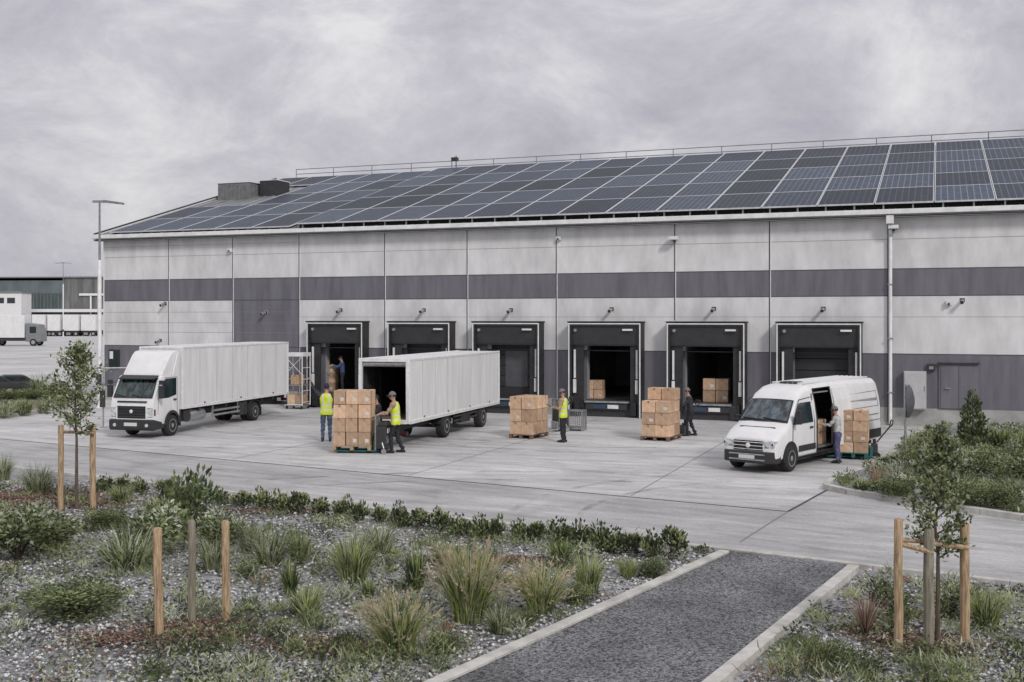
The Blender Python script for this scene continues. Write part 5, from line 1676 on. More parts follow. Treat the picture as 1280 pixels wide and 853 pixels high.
def far_truck(label, loc, rz, L, cab=True, H=4.3, W=2.6):
    """+x forwards"""
    t = thing('parked_truck' if cab else 'parked_trailer', label, 'truck' if cab else 'trailer', loc, rz)
    b = MB(); b.box(-L, 0, -W / 2, W / 2, 1.15, H); b.build('cargo_box', M['truck_white'], t, bevel=.04, seg=1)
    b = MB(); b.box(-L + .1, -.1 if not cab else 2.0, -W / 2 + .2, W / 2 - .2, .7, 1.15); b.build('chassis', M['chassis'], t)
    if cab:
        b = MB(); b.prism([(.15, .6), (2.2, .6), (2.2, 1.7), (1.85, 3.0), (.15, 3.2)], 'y', -W / 2 + .05, W / 2 - .05); cbn = b.build('cab', M['grey_metal'], t, bevel=.08)
        b = MB(); b.box(.7, 1.6, -W / 2 + .035, -W / 2 + .06, 1.8, 2.7); b.build('side_window', M['glass'], cbn)
    xs = [-L + 1.2, -L + 2.6] + ([1.2] if cab else [-2.2])
    for x in xs:
        for s in (-1, 1):
            w_ = MB(); y = s * (W / 2 - .18)
            w_.lathe([(.02, -.16), (.48, -.16), (.52, -.1), (.52, .1), (.48, .16), (.02, .16)], (x, y, .52), 'y', 18, 0)
            w_.lathe([(.02, -.17), (.28, -.17), (.28, .17), (.02, .17)], (x, y, .52), 'y', 14, 1)
            w_.build('wheel', [M['tyre'], M['rim']], t)
    return t
c = P(35, 432, 158)
far_truck('white box truck with grey cab parked nose right in the distant yard', (c.x, 158, 0), R(2), 6.6)
for k, (px, lb) in enumerate(((64, 'leftmost'), (80, 'second from left'), (100, 'second from right'), (119, 'rightmost'))):
    c = P(px, 418, 240)
    far_truck('white trailer parked far off below the blue warehouse, %s of the four' % lb, (c.x, 240 + 1.2 * k, 0), R(3), 2.6 if k in (0, 1) else 3.1, False, 4.6, 8.0)['group'] = 'trailers parked in the distant yard'

def car(label, loc, rz, k):
    t = thing('parked_car', label, 'car', loc, rz, 'dark cars behind the left island')
    t.scale = (k, k, k)
    pr = [(-2.0, .35), (-2.05, .75), (-1.9, .95), (-1.35, 1.05), (-.75, 1.43), (.6, 1.45), (1.35, 1.02), (1.9, .9), (2.0, .6), (1.95, .3)]
    b = MB(); b.prism(pr, 'y', -.85, .85); bd_ = b.build('body', M['plastic'], t, bevel=.08, seg=3, smooth=True)
    for s in (-1, 1):
        g = MB(); g.prism([(-1.2, 1.04), (-.72, 1.37), (.55, 1.39), (1.15, 1.04)], 'y', s * .84, s * .86); g.build('side_window', M['glass'], bd_)
        for x in (-1.25, 1.25):
            w_ = MB(); w_.lathe([(.02, -.1), (.3, -.1), (.33, -.06), (.33, .06), (.3, .1), (.02, .1)], (x, s * .76, .33), 'y', 18, 0); w_.lathe([(.02, -.108), (.2, -.108), (.2, .108), (.02, .108)], (x, s * .76, .33), 'y', 14, 1); w_.build('wheel', [M['tyre'], M['rim']], t)
        l = MB(); l.box(1.86, 1.97, s * .6 - .16, s * .6 + .16, .66, .80); l.build('headlight', M['lens'], bd_)
    g = MB(); g.add([(1.28, -.68, 1.075), (1.28, .68, 1.075), (.66, .62, 1.435), (.66, -.62, 1.435)], [(0, 1, 2, 3)]); g.build('windscreen', M['glass'], bd_)
    return t
c = G(20, 494); car('dark car parked behind the left island, nearer the lamp post', (c.x - .2, c.y, 0), R(-150), .72)
c = G(-14, 495); car('dark car parked behind the left island, cut by the picture edge', (c.x, c.y, 0), R(-150), .72)

# ------------------------------------------------------------------ plants
def leaf_mesh(centres, dirs, L, Wd, mi):
    """one bent leaf of two quads at each centre, pointing along dirs"""
    n = len(centres)
    d = dirs / np.linalg.norm(dirs, axis=1, keepdims=True)
    r = rng.normal(size=(n, 3)); s = np.cross(d, r); s /= np.linalg.norm(s, axis=1, keepdims=True)
    nn = np.cross(d, s)
    L = L[:, None]; Wd = Wd[:, None]
    a = centres; m1 = centres + d * L * .5 + s * Wd * .5 + nn * L * .06; m2 = centres + d * L * .5 - s * Wd * .5 + nn * L * .06
    t = centres + d * L - nn * L * .12
    V = np.stack([a, m1, t, m2], 1).reshape(-1, 3)
    F = np.arange(4 * n).reshape(-1, 4)
    return V, F, mi

def join(parts):
    Vs, Fs, Ms, o = [], [], [], 0
    for V, F, mi in parts:
        Vs.append(V); Fs.append(F + o); Ms.append(np.broadcast_to(mi, (len(F),))); o += len(V)
    return np.concatenate(Vs), np.concatenate(Fs), np.concatenate(Ms)

def blades(n, h, r0, spread, width, mi, hvar=.6, droop=.35, seg=4, tip=None):
    """n curved grass blades around the origin"""
    a = rng.uniform(0, 2 * np.pi, n); rr = r0 * np.sqrt(rng.uniform(0, 1, n))
    base = np.stack([rr * np.cos(a), rr * np.sin(a), np.zeros(n)], 1)
    a2 = a + rng.normal(0, .5, n)
    out_ = np.stack([np.cos(a2), np.sin(a2), np.zeros(n)], 1)
    hh = h * (1 - hvar * rng.uniform(0, 1, n) ** 1.3); sp_ = spread * rng.uniform(.15, 1, n)
    side = np.cross(out_, [0, 0, 1.0]); tw = rng.normal(0, .6, n)
    side = side * np.cos(tw)[:, None] + out_ * np.sin(tw)[:, None]
    rows = []
    for k in range(seg + 1):
        t = k / seg
        c = base + out_ * (sp_ * t ** 1.6)[:, None]
        c[:, 2] = hh * (t - droop * rng.uniform(.3, 1, n) * 0 - droop * t ** 3 * (sp_ / max(spread, 1e-6)))
        w_ = width * (1 - t) ** .7 * .5 + .0015
        rows.append((c - side * w_, c + side * w_))
    V = np.stack([q for rw in rows for q in rw], 1).reshape(-1, 3)
    st = 2 * (seg + 1)
    F = []
    for k in range(seg):
        F.append(np.stack([np.arange(n) * st + 2 * k, np.arange(n) * st + 2 * k + 1, np.arange(n) * st + 2 * k + 3, np.arange(n) * st + 2 * k + 2], 1))
    F = np.concatenate(F)
    if np.ndim(mi): mi = np.tile(mi, seg)
    parts = [(V, F, mi)]
    if tip is not None:        # feathery seed heads
        cen, dr = [], []
        top = (rows[-1][0] + rows[-1][1]) / 2; pre = (rows[-2][0] + rows[-2][1]) / 2
        sel = np.nonzero(rng.uniform(size=n) < tip[0])[0]
        for q in range(9):
            f = q / 8
            cen.append(pre[sel] + (top[sel] - pre[sel]) * (f * 1.15)); dr.append((top[sel] - pre[sel]) + rng.normal(0, .35, (len(sel), 3)) * np.linalg.norm(top[sel] - pre[sel], axis=1)[:, None])
        cen = np.concatenate(cen); dr = np.concatenate(dr)
        parts.append(leaf_mesh(cen, dr, np.full(len(cen), h * .085), np.full(len(cen), h * .022 + .006), tip[1]))
    return join(parts)

def bush(n, rx, ry, h, leaf, mi_w, clumps=9, up=.4, stems=True, gap=.25):
    """leaves in uneven clumps filling a mound; mi_w weights of materials 0,1,2"""
    cs_, rs_ = [], []
    for k in range(clumps):
        a = rng.uniform(0, 2 * np.pi); q = math.sqrt(rng.uniform(0, 1)) * .75
        zc = h * rng.uniform(.25, .80) * (1 - .35 * q)
        cs_.append((rx * q * math.cos(a), ry * q * math.sin(a), zc)); rs_.append(rng.uniform(.32, .58))
    cs_ = np.array(cs_); rs_ = np.array(rs_)
    ci = rng.integers(0, clumps, n)
    d = rng.normal(size=(n, 3)); d /= np.linalg.norm(d, axis=1, keepdims=True)
    rad = rng.uniform(.15, 1, n) ** .5
    c = cs_[ci] + d * (rad * rs_[ci])[:, None] * np.array([rx, ry, h * .62])
    c[:, 2] = np.clip(c[:, 2], .02, None)
    dirs = d + np.array([0, 0, up]) + rng.normal(0, .35, (n, 3))
    tone = rng.choice(len(mi_w), n, p=np.array(mi_w) / sum(mi_w))
    sh = rng.integers(0, len(mi_w), clumps)
    tone = np.where(rng.uniform(size=n) < .45, sh[ci], tone)
    V, F, mi = leaf_mesh(c, dirs, leaf * rng.uniform(.7, 1.3, n), leaf * .5 * rng.uniform(.7, 1.2, n), tone)
    return V, F, mi, cs_

def stems_mb(cs_, r=.012):
    mb = MB()
    for c in cs_:
        mid = Vector((c[0] * .35, c[1] * .35, c[2] * .55))
        mb.tube((c[0] * .08, c[1] * .08, 0), mid, r, r * .75, 5); mb.tube(mid, Vector(c), r * .75, r * .35, 5)
    return mb

def make_grass(name, h, spread, n, mats, weights, r0=.06, width=.012, droop=.35, tip=None):
    mi = rng.choice(len(weights), n, p=np.array(weights) / sum(weights))
    V, F, m_ = blades(n, h, r0, spread, width, mi, droop=droop, tip=tip)
    return raw_mesh(name, V, F, m_, [M[q] for q in mats])
def make_bush(name, rx, ry, h, n, leaf, mats, weights, clumps=9, up=.4, r=.012):
    t = bpy.data.objects.new(name, None); C.objects.link(t); t.empty_display_size = .2
    V, F, mi, cs_ = bush(n, rx, ry, h, leaf, weights, clumps, up)
    raw_mesh('foliage', V, F, mi, [M[q] for q in mats], t)
    stems_mb(cs_, r).build('stem', M['bark'], t)
    return t

proto = {}
proto['tuft'] = [make_grass('grass_clump', 1, .52, 420, ['bl_g', 'bl_y', 'bl_d', 'bl_p'], (4, 5, 3, 2.5), .24, .022) for _ in range(3)]
proto['plume'] = [make_grass('grass_clump', 1, .58, 480, ['bl_g', 'bl_y', 'bl_d', 'bl_p', 'plume'], (4, 9, 3, 3, .8), .24, .022, .22, tip=(.16, 4)) for _ in range(2)]
proto['fountain'] = [make_grass('grass_clump', 1, .95, 380, ['bl_p', 'bl_g', 'bl_d', 'leaf_g'], (3, 4, 4, 1.4), .28, .02, .55) for _ in range(2)]
proto['spiky'] = [make_grass('grass_clump', 1, .42, 220, ['bl_d', 'bl_g', 'bl_y'], (5, 3, 1.5), .18, .028) for _ in range(2)]
proto['row'] = [make_bush('dwarf_shrub', .5, .5, 1, 420, .17, ['leaf_d', 'leaf_m', 'leaf_l'], (5, 4, 1.6), 8, 1.1, .02) for _ in range(3)]
proto['shrub'] = [make_bush('shrub', .5, .5, 1, 2100, .085, ['leaf_d', 'leaf_m', 'leaf_l', 'leaf_g'], (4, 4, 2, 1), 14, .5) for _ in range(3)]
proto['mound'] = [make_bush('shrub', .5, .5, 1, 3600, .06, ['leaf_d', 'leaf_m', 'leaf_l'], (4, 4, 2.4), 26, .5) for _ in range(2)]
proto['loose'] = [make_bush('shrub', .5, .45, 1, 700, .10, ['leaf_d', 'leaf_m', 'leaf_l'], (5, 4, 1), 12, 1.0) for _ in range(2)]
def cone_bush(n):
    t = bpy.data.objects.new('conical_shrub', None); C.objects.link(t); t.empty_display_size = .2
    zz = 1 - np.sqrt(rng.uniform(0, 1, n)) * .97; a = rng.uniform(0, 6.283, n)
    lobes = .8 + .35 * np.sin(zz * 34 + 2 * a) * np.sin(3 * a + 9 * zz)
    rr = .46 * (1 - zz) ** .85 * rng.uniform(.2, 1, n) ** .5 * lobes + .01
    c = np.stack([rr * np.cos(a), rr * np.sin(a), zz * .93], 1)
    d = np.stack([np.cos(a), np.sin(a), np.full(n, 1.0)], 1) + rng.normal(0, .4, (n, 3))
    V, F, mi = leaf_mesh(c, d, .09 * rng.uniform(.6, 1.2, n), .04 * rng.uniform(.6, 1.2, n), rng.choice(3, n, p=[.55, .33, .12]))
    raw_mesh('foliage', V, F, mi, [M[q] for q in ('leaf_d', 'leaf_m', 'leaf_l')], t)
    mb = MB(); mb.tube((0, 0, 0), (0, 0, .95), .03, .006, 7); mb.build('stem', M['bark'], t)
    return t
proto['cone'] = [cone_bush(1500)]
proto['twiggy'] = [make_grass('twiggy_shrub', 1, .6, 170, ['twig', 'plume', 'bl_d'], (5, 2, 1), .06, .016, .0)]
first_used = {}
def plant(kind, px, py, hpx, wpx, label, group, z=.05, cat=None, nat_w=1.0, rz=None):
    """height and width as they show in the photograph at that spot"""
    g_ = G(px, py, z); k = g_.y / FPX
    vi = random.randrange(len(proto[kind])); key = (kind, vi)
    if key not in first_used:
        o = proto[kind][vi]; first_used[key] = 1
    else:
        o = dup(proto[kind][vi])
    nat = {'tuft': 1.2, 'plume': 1.25, 'fountain': 1.75, 'spiky': .9, 'row': 1.05, 'shrub': 1.15, 'mound': 1.25, 'loose': 1.15, 'twiggy': 1.2, 'cone': .9}[kind]
    sx = 1.1 * wpx * k / nat; sz = 1.06 * hpx * k
    o.location = g_; o.scale = (sx, sx, sz); o.rotation_euler = (0, 0, random.uniform(0, 6.28) if rz is None else rz)
    cat = cat or ('grass' if kind in ('tuft', 'plume', 'fountain', 'spiky') else 'shrub')
    return tag(o, label, cat, group)

GG = 'grass clumps in the front bed'
for (k, px, py, hp, wp, lb) in (
    ('plume', 585, 776, 102, 92, 'tallest grass clump with pinkish plumes, middle of the gravel bed'),
    ('plume', 499, 814, 74, 88, 'tan-tipped grass clump at the front edge of the gravel bed'),
    ('plume', 676, 764, 62, 76, 'rounded grass clump with tan plumes beside the asphalt path gravel'),
    ('tuft', 441, 724, 66, 72, 'broad dark green grass clump left of the narrow upright one'),
    ('spiky', 520, 738, 68, 40, 'narrow upright grass clump left of the tallest plumed one'),
    ('tuft', 384, 770, 40, 58, 'low dark grass tuft on the gravel right of the three stakes'),
    ('spiky', 363, 742, 46, 34, 'short upright grass clump just above the low dark tuft'),
    ('fountain', 338, 706, 56, 78, 'pale arching grass clump to the right of the lone stakes'),
    ('tuft', 374, 702, 44, 42, 'small green grass clump between pale arching grass and kerb row'),
    ('spiky', 461, 749, 30, 24, 'tiny dark grass sprig alone on the gravel'),
    ('tuft', 785, 722, 30, 38, 'small bright yellow-green grass tuft near the path'),
    ('fountain', 160, 712, 66, 120, 'wide pale fountain grass left of the three stakes'),
    ('fountain', 475, 690, 44, 74, 'arching grass behind the broad dark clump'),
    ('tuft', 735, 740, 58, 56, 'dense green grass clump between plumed grass and bright tuft'),
    ('fountain', 48, 618, 46, 58, 'pale spiky grass on the mulch left of the staked tree'),
    ('fountain', 4, 600, 40, 40, 'pale grass at the left picture edge beside the kerb'),
    ('tuft', 152, 628, 26, 36, 'small grass tuft right of the left staked tree'),
    ('fountain', 268, 712, 50, 66, 'drooping grass behind the rightmost lone stake'),
    ('spiky', 700, 705, 36, 38, 'dark blade grass near the kerb row above the plumed clump'),
    ('tuft', 555, 706, 34, 46, 'loose grass clump behind the tallest plumed grass'),
    ('fountain', 625, 790, 40, 62, 'low sprawling grass right of the tallest plumed clump'),
    ('tuft', 1232, 782, 50, 62, 'green grass clump right of the right staked tree'),
    ('spiky', 1215, 755, 30, 40, 'dark grass at the kerb behind the right stakes'),
    ('fountain', 312, 690, 48, 52, 'pale upright grass just left of the arching clump'),
    ):
    plant(k, px, py, hp, wp, lb, GG)
GS = 'shrubs in the front bed'
for (k, px, py, hp, wp, lb) in (
    ('loose', 236, 668, 88, 84, 'tall leafy shrub behind the three lone stakes'),
    ('shrub', 195, 690, 70, 100, 'broad mixed green shrub beside the wide fountain grass'),
    ('mound', 85, 768, 48, 150, 'wide low dark green mound at lower left'),
    ('shrub', 22, 700, 64, 110, 'dark bushy shrub at the left edge above the low mound'),
    ('shrub', 70, 684, 36, 70, 'low green shrub between left staked tree and dark bush'),
    ('shrub', 275, 690, 52, 66, 'dense dark shrub behind the rightmost lone stake'),
    ('mound', 130, 660, 30, 70, 'small grey-green mound right of the left staked tree'),
    ('mound', 312, 722, 20, 32, 'tiny round green mound on gravel right of the lone stakes'),
    ('mound', 560, 812, 22, 70, 'flat green cushion between the two front plumed grasses'),
    ('mound', 720, 752, 24, 52, 'flat dark cushion beside the dense grass by the path'),
    ('mound', 820, 722, 26, 52, 'low mound at the path end of the bed'),
    ('mound', 1041, 836, 38, 66, 'round green cushion beside the path kerb at lower right'),
    ('twiggy', 1082, 796, 56, 66, 'reddish twiggy shrub left of the right staked tree'),
    ('loose', 1112, 772, 48, 62, 'dark leafy shrub behind the reddish twigs'),
    ('shrub', 1188, 770, 46, 60, 'dark shrub behind the centre right stake'),
    ('mound', 650, 778, 20, 60, 'flat cushion between the tallest and the rounded plumed grass'),
    ('loose', 40, 662, 36, 60, 'leafy shrub on the mulch below the pale spiky grass'),
    ):
    plant(k, px, py, hp, wp, lb, GS)
# row of dwarf shrubs along the kerb
NR = 30
for k in range(NR):
    f = k / (NR - 1)
    px = 842 - f * 712 + random.uniform(-5, 5)
    ky = 586 + px * (733 - 586) / 1250
    s = 1 - .30 * f
    plant('row', px, ky + 15 * s + random.uniform(-1, 3), (32 + random.uniform(-5, 7)) * s, (34 + random.uniform(-5, 6)) * s,
          'dark green dwarf shrub, %s from the path end of the kerbside row' % ORD[k + 1], 'dwarf shrubs in the kerbside row')
# bed at the right of the yard
GR = 'plants in the bed right of the yard'
for (k, px, py, hp, wp, lb) in (
    ('cone', 1216, 560, 74, 46, 'slender pointed dark shrub in front of the grey double door'),
    ('shrub', 1172, 604, 52, 62, 'tall bushy shrub behind the right staked tree crown'),
    ('shrub', 1217, 604, 40, 58, 'rounded green shrub in the middle of the right bed'),
    ('shrub', 1264, 606, 40, 56, 'rounded pale-green shrub at the right edge of the right bed'),
    ('mound', 1190, 628, 34, 80, 'low dark mound by the kerb under the tall bushy shrub'),
    ('mound', 1245, 634, 34, 70, 'low leafy mound by the kerb at the right picture edge'),
    ('mound', 1120, 620, 26, 60, 'low green mound by the kerb left of the round sign post'),
    ('twiggy', 1098, 612, 30, 30, 'small reddish twiggy plant at the corner of the right bed'),
    ('fountain', 1122, 606, 34, 52, 'pale grass clump right below the round sign'),
    ('tuft', 1078, 612, 16, 30, 'short grass tuft at the tip of the right bed'),
    ('spiky', 1250, 560, 30, 40, 'dark upright grass near the warehouse wall right of the slender shrub'),
    ('spiky', 1275, 566, 32, 34, 'dark upright grass near the wall at the right picture edge'),
    ('shrub', 1186, 570, 26, 46, 'green shrub between round sign and slender upright shrub'),
    ('mound', 1150, 588, 36, 52, 'grey-green mound at the foot of the sign post'),
    ('fountain', 1205, 616, 30, 56, 'white-tipped grass between the middle shrub and the kerb'),
    ('fountain', 1268, 618, 28, 50, 'white-tipped grass at the right edge near the kerb'),
    ('shrub', 1312, 600, 46, 70, 'leafy shrub just beyond the right picture edge'),
    ('mound', 1225, 584, 30, 66, 'yellow-green mound below the slender upright shrub'),
    ('mound', 1270, 586, 30, 60, 'yellow-green mound below the dark upright grass at the edge'),
    ):
    plant(k, px, py, hp, wp, lb, GR, z=.10)
GL = 'plants on the far left island'
for (k, px, py, hp, wp, lb) in (
    ('fountain', 6, 520, 22, 40, 'grass clump on the left island, at the picture edge'),
    ('tuft', 30, 517, 20, 34, 'grass clump on the left island, second from the edge'),
    ('fountain', 55, 514, 19, 34, 'grass clump on the left island, third from the edge'),
    ('tuft', 78, 509, 17, 26, 'grass clump on the left island, nearest the young tree'),
    ('fountain', 48, 495, 34, 34, 'tall pale grass beside the parked dark cars'),
    ('mound', 12, 501, 16, 44, 'low hedge plant in front of the parked dark cars'),
    ('mound', 42, 499, 14, 40, 'low hedge plant right of the parked dark cars'),
    ('shrub', 72, 496, 20, 36, 'low bush on the island behind the young tree'),
    ):
    plant(k, px, py, hp, wp, lb, GL, z=.10)
for key, lst in proto.items():                       # prototypes that found no place
    for i, o in enumerate(lst):
        if (key, i) not in first_used:
            for q in kids(o): bpy.data.objects.remove(q)
            bpy.data.objects.remove(o)

def tree(label, base, trunk_h, top, cw, n, leaf, seed, taper=1.0, r=.035, mats=('leaf_d', 'leaf_m', 'leaf_l', 'leaf_g'), wts=(4, 4, 2, 1), low=.0):
    g2 = random.Random(seed)
    t = thing('young_tree', label, 'tree', base)
    tr = MB()
    pts = [Vector((0, 0, 0))]
    for k in range(1, 8):
        pts.append(Vector((g2.uniform(-.02, .02) * k * .5, g2.uniform(-.02, .02) * k * .5, top * .93 * k / 7)))
    for i in range(7): tr.tube(pts[i], pts[i + 1], r * (1 - i / 8), r * (1 - (i + 1) / 8), 8)
    tips = []
    nb = 26
    for k in range(nb):
        f = (k + .5) / nb
        z0 = trunk_h * .85 + (top * .92 - trunk_h * .85) * f
        a = k * 2.4 + g2.uniform(-.4, .4)
        prof_ = math.sin(math.pi * min(1, (.18 + f * .82)) ** .8) ** .8
        ln = cw * .5 * prof_ * g2.uniform(.6, 1.15)
        zi = min(6, int(z0 / (top * .93) * 7)); b0 = pts[zi].lerp(pts[zi + 1], z0 / (top * .93) * 7 - zi)
        d = Vector((math.cos(a), math.sin(a), .55 + .6 * f)).normalized()
        b1 = b0 + d * ln * .6; b2 = b1 + (d + Vector((0, 0, .35))).normalized() * ln * .5
        tr.tube(b0, b1, r * .34, r * .2, 5); tr.tube(b1, b2, r * .2, r * .09, 5)
        for s in range(7): tips.append((b0.lerp(b1, .35 + .65 * s / 6), d)); tips.append((b1.lerp(b2, s / 6), d))
        for s in range(2):
            a3 = a + g2.uniform(-1, 1); d3 = Vector((math.cos(a3), math.sin(a3), .5)).normalized(); b3 = b1 + d3 * ln * .4
            tr.tube(b1, b3, r * .13, r * .07, 5)
            for q in range(4): tips.append((b1.lerp(b3, q / 3), d3))
    for q in range(14): tips.append((pts[6].lerp(pts[7], q / 13), Vector((0, 0, 1))))
    tr.build('trunk', M['bark'], t, smooth=True)
    T_ = np.array([p for p, d in tips]); D_ = np.array([d for p, d in tips])
    ii = rng.integers(0, len(tips), n)
    c = T_[ii] + rng.normal(0, cw * .045, (n, 3))
    V, F, mi = leaf_mesh(c, D_[ii] * .6 + rng.normal(0, .7, (n, 3)) + [0, 0, .2], leaf * rng.uniform(.6, 1.3, n), leaf * .55 * rng.uniform(.7, 1.2, n), rng.choice(len(mats), n, p=np.array(wts) / sum(wts)))
    raw_mesh('crown', V, F, mi, [M[q] for q in mats], t)
    return t
b = G(96, 636, .08)
tree('young slender tree tied between two wooden stakes on mulch, at left', b, 1.75, 3.58, 1.35, 2300, .085, 3, r=.042, wts=(3, 4, 3, 1.5))
b = G(1172, 803, .08)
tree('young leafy tree tied to three wooden stakes, right of the asphalt path', b, 1.15, 2.72, .90, 2300, .066, 5, r=.034, wts=(3, 4, 3, 1.5))

def stake(label, px, pb, pt, wpx, m, dx=0.0, z=.05):
    g_ = G(px, pb, z); k = g_.y / FPX
    h = (pb - pt) * k + .06; r = wpx * k / 2
    mb = MB()
    mb.lathe([(r * .98, -.1), (r, h * .3), (r * .97, h * .6), (r * .96, h - .02), (r * .8, h)], (0, 0, 0), 'z', 12)
    for q in range(0, len(mb.v)):
        x, y, zz = mb.v[q]; mb.v[q] = (x + .006 * math.sin(zz * 7 + px) + dx * zz, y, zz)
    o = mb.build('tree_stake', m, smooth=True)
    o.location = g_
    return tag(o, label, 'stake')
stake('leaning round wooden stake, leftmost of the three without a tree', 199, 796, 666, 11.5, M['stake'], -.02)
stake('grey weathered stake in the middle of the three without a tree', 240, 780, 657, 10, M['stake_grey'], .0)
stake('pale round stake, rightmost of the three without a tree', 283, 779, 657, 10.5, M['stake'], -.01)
stake('wooden stake left of the trunk of the left young tree', 76, 638, 535, 7, M['stake'])
stake('wooden stake right of the trunk of the left young tree', 116, 636, 535, 7.5, M['stake'])
stake('wooden stake left of the trunk of the right young tree', 1123, 813, 655, 11, M['stake'])
stake('weathered stake standing against the trunk of the right young tree', 1161, 812, 668, 13, M['stake_grey'])
stake('wooden stake right of the trunk of the right young tree', 1206, 803, 660, 12, M['stake'])
def tie(label, pts, r):
    mb = MB(); mb.path(pts, r, 8); o = mb.build('stake_rail', M['stake'], smooth=True); return tag(o, label, 'stake rail')
Yt = G(96, 637, .05).y
tie('wooden cross rail joining the two stakes of the left young tree', [P(73, 540, Yt - .04), P(118, 541, Yt - .04)], .032)
Yr = G(1160, 810, .05).y
tie('front cross rail from left to middle stake of the right young tree', [P(1121, 679, Yr - .06), P(1166, 691, Yr - .1)], .03)
tie('rear cross rail from left to middle stake of the right young tree', [P(1121, 675, Yr + .06), P(1166, 678, Yr + .08)], .026)
tie('cross rail from middle to right stake of the right young tree', [P(1160, 679, Yr - .02), P(1210, 685, Yr + .02)], .03)

# ------------------------------------------------------------------ stuff: loose gravel stones and ground cover
def inside_bed(x, y):
    d = (Vector((x, y, 0)) - K0)
    if d.dot(kn) > -.18: return False
    def sd(a, dr): return (x - a.x) * dr.y - (y - a.y) * dr.x
    sa_, sb_ = (B0.x - A0.x) * ad.y - (B0.y - A0.y) * ad.x, (A0.x - B0.x) * bd.y - (A0.y - B0.y) * bd.x
    l, r_ = sd(A0, ad) * (1 if sa_ > 0 else -1), sd(B0, bd) * (1 if sb_ > 0 else -1)
    return not (l > -.16 and r_ > -.16)
def scatter(n, ymin, ymax):
    pts = []
    while len(pts) < n:
        Y = ymin + (ymax - ymin) * random.random() ** 1.35
        X = random.uniform(-.50, .50) * Y
        if inside_bed(X, Y): pts.append((X, Y))
    return np.array(pts)
S = scatter(26000, 10.5, 27)
n = len(S); r_ = rng.uniform(.012, .036, n) * (1 + (S[:, 1] - 10) * .02)
oc = np.array([(1, 0, 0), (0, 1, 0), (-1, 0, 0), (0, -1, 0), (0, 0, .6), (0, 0, -.6)], float)
V = oc[None] * r_[:, None, None] * rng.uniform(.6, 1.25, (n, 6, 1))
a = rng.uniform(0, 6.28, n); ca, sa = np.cos(a)[:, None], np.sin(a)[:, None]
V = np.stack([V[:, :, 0] * ca - V[:, :, 1] * sa, V[:, :, 0] * sa + V[:, :, 1] * ca, V[:, :, 2]], 2)
V += np.stack([S[:, 0], S[:, 1], .055 + r_ * .25], 1)[:, None, :]
tf = np.array([(0, 1, 4), (1, 2, 4), (2, 3, 4), (3, 0, 4), (1, 0, 5), (2, 1, 5), (3, 2, 5), (0, 3, 5)])
F = (tf[None] + np.arange(n)[:, None, None] * 6).reshape(-1, 3)
mi = np.repeat(rng.choice(4, n, p=[.34, .3, .26, .1]), 8)
st = [mat('stone_%s' % q, c, .85, .2, 20) for q, c in (('pale', (.60, .60, .60)), ('grey', (.33, .33, .335)), ('dark', (.085, .085, .09)), ('brown', (.21, .155, .12)))]
o = raw_mesh('gravel_stones', V.reshape(-1, 3), F, mi, st); tag(o, kind='stuff')
# bark mulch chips round the stakes and young trees
def chips(patches):
    pts = []
    for (px, py, rx, ry, n_) in patches:
        c_ = G(px, py, .05)
        for _ in range(n_):
            a_, q_ = random.uniform(0, 6.283), abs(random.gauss(0, .55))
            x, y = c_.x + rx * q_ * math.cos(a_), c_.y + ry * q_ * math.sin(a_)
            if inside_bed(x, y): pts.append((x, y))
    return np.array(pts)
S = chips(((30, 622, 2.2, 1.5, 5200), (110, 630, 1.2, .8, 1500), (240, 792, 1.0, .75, 3600), (1150, 806, .75, .55, 2200), (1085, 790, .4, .35, 500), (400, 808, .8, .45, 1500), (620, 702, 1.5, .45, 1300), (700, 745, .6, .3, 500), (130, 800, .6, .4, 600), (340, 640, 1.6, .4, 800)))
n = len(S)
hv = rng.normal(0, 1, (n, 3)) * [1, 1, .28]; hv /= np.linalg.norm(hv, axis=1, keepdims=True)
L_ = rng.uniform(.025, .07, n); W_ = rng.uniform(.010, .024, n)
c3 = np.stack([S[:, 0], S[:, 1], rng.uniform(.062, .098, n)], 1)
sdv = np.cross(hv, np.array([0, 0, 1.0]) + rng.normal(0, .35, (n, 3))); sdv /= np.linalg.norm(sdv, axis=1, keepdims=True)
up3 = np.cross(sdv, hv) * .004
q4 = [hv * (a_ * L_ / 2)[:, None] + sdv * (b_ * W_ / 2)[:, None] + up3 * z_ for z_ in (-1, 1) for a_, b_ in ((-1, -1), (1, -1), (1, 1), (-1, 1))]
V = (c3[:, None, :] + np.stack(q4, 1)).reshape(-1, 3)
bf_ = np.array([(3, 2, 1, 0), (4, 5, 6, 7), (0, 1, 5, 4), (1, 2, 6, 5), (2, 3, 7, 6), (3, 0, 4, 7)])
F = (bf_[None] + np.arange(n)[:, None, None] * 8).reshape(-1, 4)
mi = np.repeat(rng.choice(4, n, p=[.4, .28, .2, .12]), 6)
cm = [mat('bark_chip_%s' % q, c, .9, .25, 20) for q, c in (('brown', (.16, .095, .068)), ('dark', (.05, .036, .03)), ('red', (.24, .145, .105)), ('pale', (.36, .28, .22)))]
o = raw_mesh('bark_chips', V, F, mi, cm); tag(o, kind='stuff')
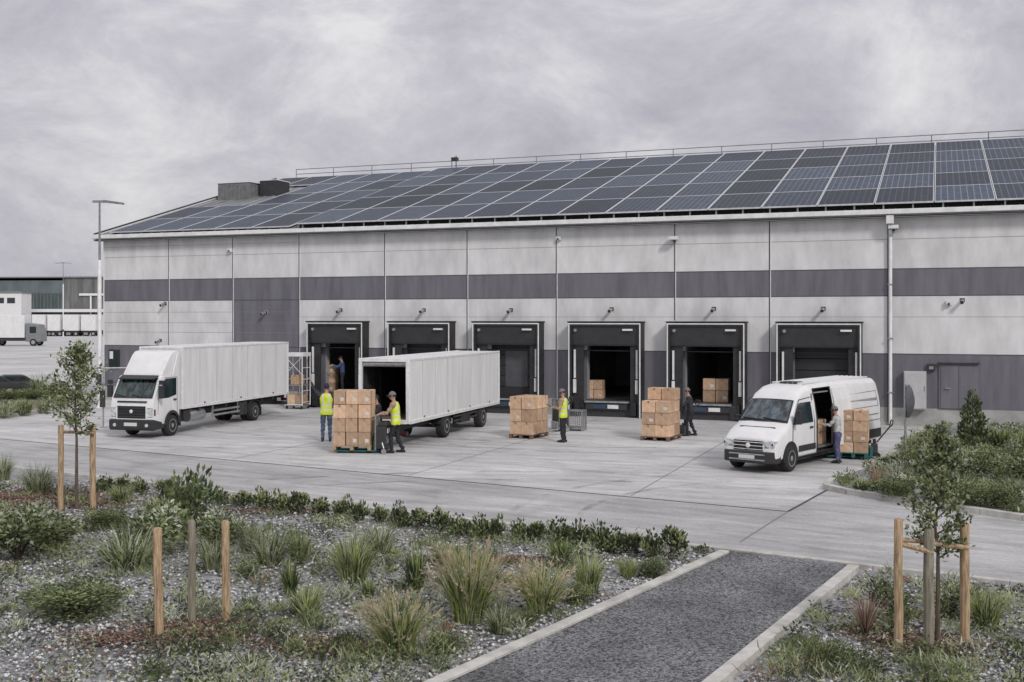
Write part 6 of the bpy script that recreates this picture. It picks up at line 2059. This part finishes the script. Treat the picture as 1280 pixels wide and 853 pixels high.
# low creeping ground cover and seedlings between the clumps
parts = []
cent = [c_ for c_ in scatter(680, 11.5, 26.5)]
for (x, y) in cent:
    px = 640 + x / y * FPX; py = HZ + FPX * CAMH / y
    if px < 190 and py > 772 and random.random() < .8: continue
    if px > 560 and px < 930 and (py - 695) > (910 - px) * .464 - 62 and random.random() < .85: continue
    k = random.randint(30, 110); rad = random.uniform(.10, .40); hh = random.choice((.06, .08, .12, .2))
    c = np.stack([x + rng.normal(0, rad * .5, k), y + rng.normal(0, rad * .5, k), .06 + rng.uniform(0, 1, k) ** 1.5 * hh], 1)
    tone = rng.choice(5, p=[.2, .32, .28, .17, .03])
    mi_ = np.where(rng.uniform(size=k) < .6, tone, rng.choice(5, k, p=[.3, .32, .24, .12, .02]))
    grassy = random.random() < .45
    parts.append(leaf_mesh(c, rng.normal(0, 1, (k, 3)) * [1, 1, .3] + [0, 0, 1.1 if grassy else .6], rng.uniform(.08, .2, k) if grassy else rng.uniform(.035, .085, k), rng.uniform(.010, .018, k) if grassy else rng.uniform(.018, .04, k), mi_))
V, F, mi = join(parts)
ok = np.array([inside_bed(p_[0], p_[1]) for p_ in V[F[:, 0]]])
F = F[ok]; mi = mi[ok]
o = raw_mesh('ground_cover', V, F, mi, [M[q] for q in ('leaf_d', 'leaf_m', 'leaf_l', 'leaf_g', 'twig')]); tag(o, kind='stuff')
# ground cover of the right bed and of the left island
def in_poly(x, y, poly):
    r = False
    for a_, b_ in zip(poly, poly[1:] + poly[:1]):
        if (a_.y > y) != (b_.y > y) and x < (b_.x - a_.x) * (y - a_.y) / (b_.y - a_.y) + a_.x: r = not r
    return r
parts = []
for poly, cnt, box_ in ((RB, 210, (6.5, 20, 21, 40)), (LB, 160, (-30, -18, 41, 62))):
    m_ = 0
    while m_ < cnt:
        x, y = random.uniform(box_[0], box_[1]), random.uniform(box_[2], box_[3])
        if not in_poly(x, y, poly): continue
        m_ += 1
        k = random.randint(50, 110); rad = random.uniform(.15, .4); hh = random.choice((.1, .15, .2, .35)) * (.4 if x < 8.6 else 1)
        c = np.stack([x + rng.normal(0, rad * .45, k), y + rng.normal(0, rad * .45, k), .10 + rng.uniform(0, 1, k) * hh], 1)
        tone = rng.choice(4, p=[.2, .3, .33, .17])
        mi_ = np.where(rng.uniform(size=k) < .65, tone, rng.choice(4, k, p=[.28, .34, .26, .12]))
        keep_ = np.array([in_poly(q[0], q[1], poly) for q in c])
        if keep_.sum() < 3: continue
        c, mi_ = c[keep_], mi_[keep_]; k = len(c)
        parts.append(leaf_mesh(c, rng.normal(0, 1, (k, 3)) * [1, 1, .4] + [0, 0, .8], rng.uniform(.06, .16, k), rng.uniform(.02, .055, k), mi_))
V, F, mi = join(parts)
o = raw_mesh('ground_cover', V, F, mi, [M[q] for q in ('leaf_d', 'leaf_m', 'leaf_l', 'leaf_g')]); tag(o, kind='stuff')
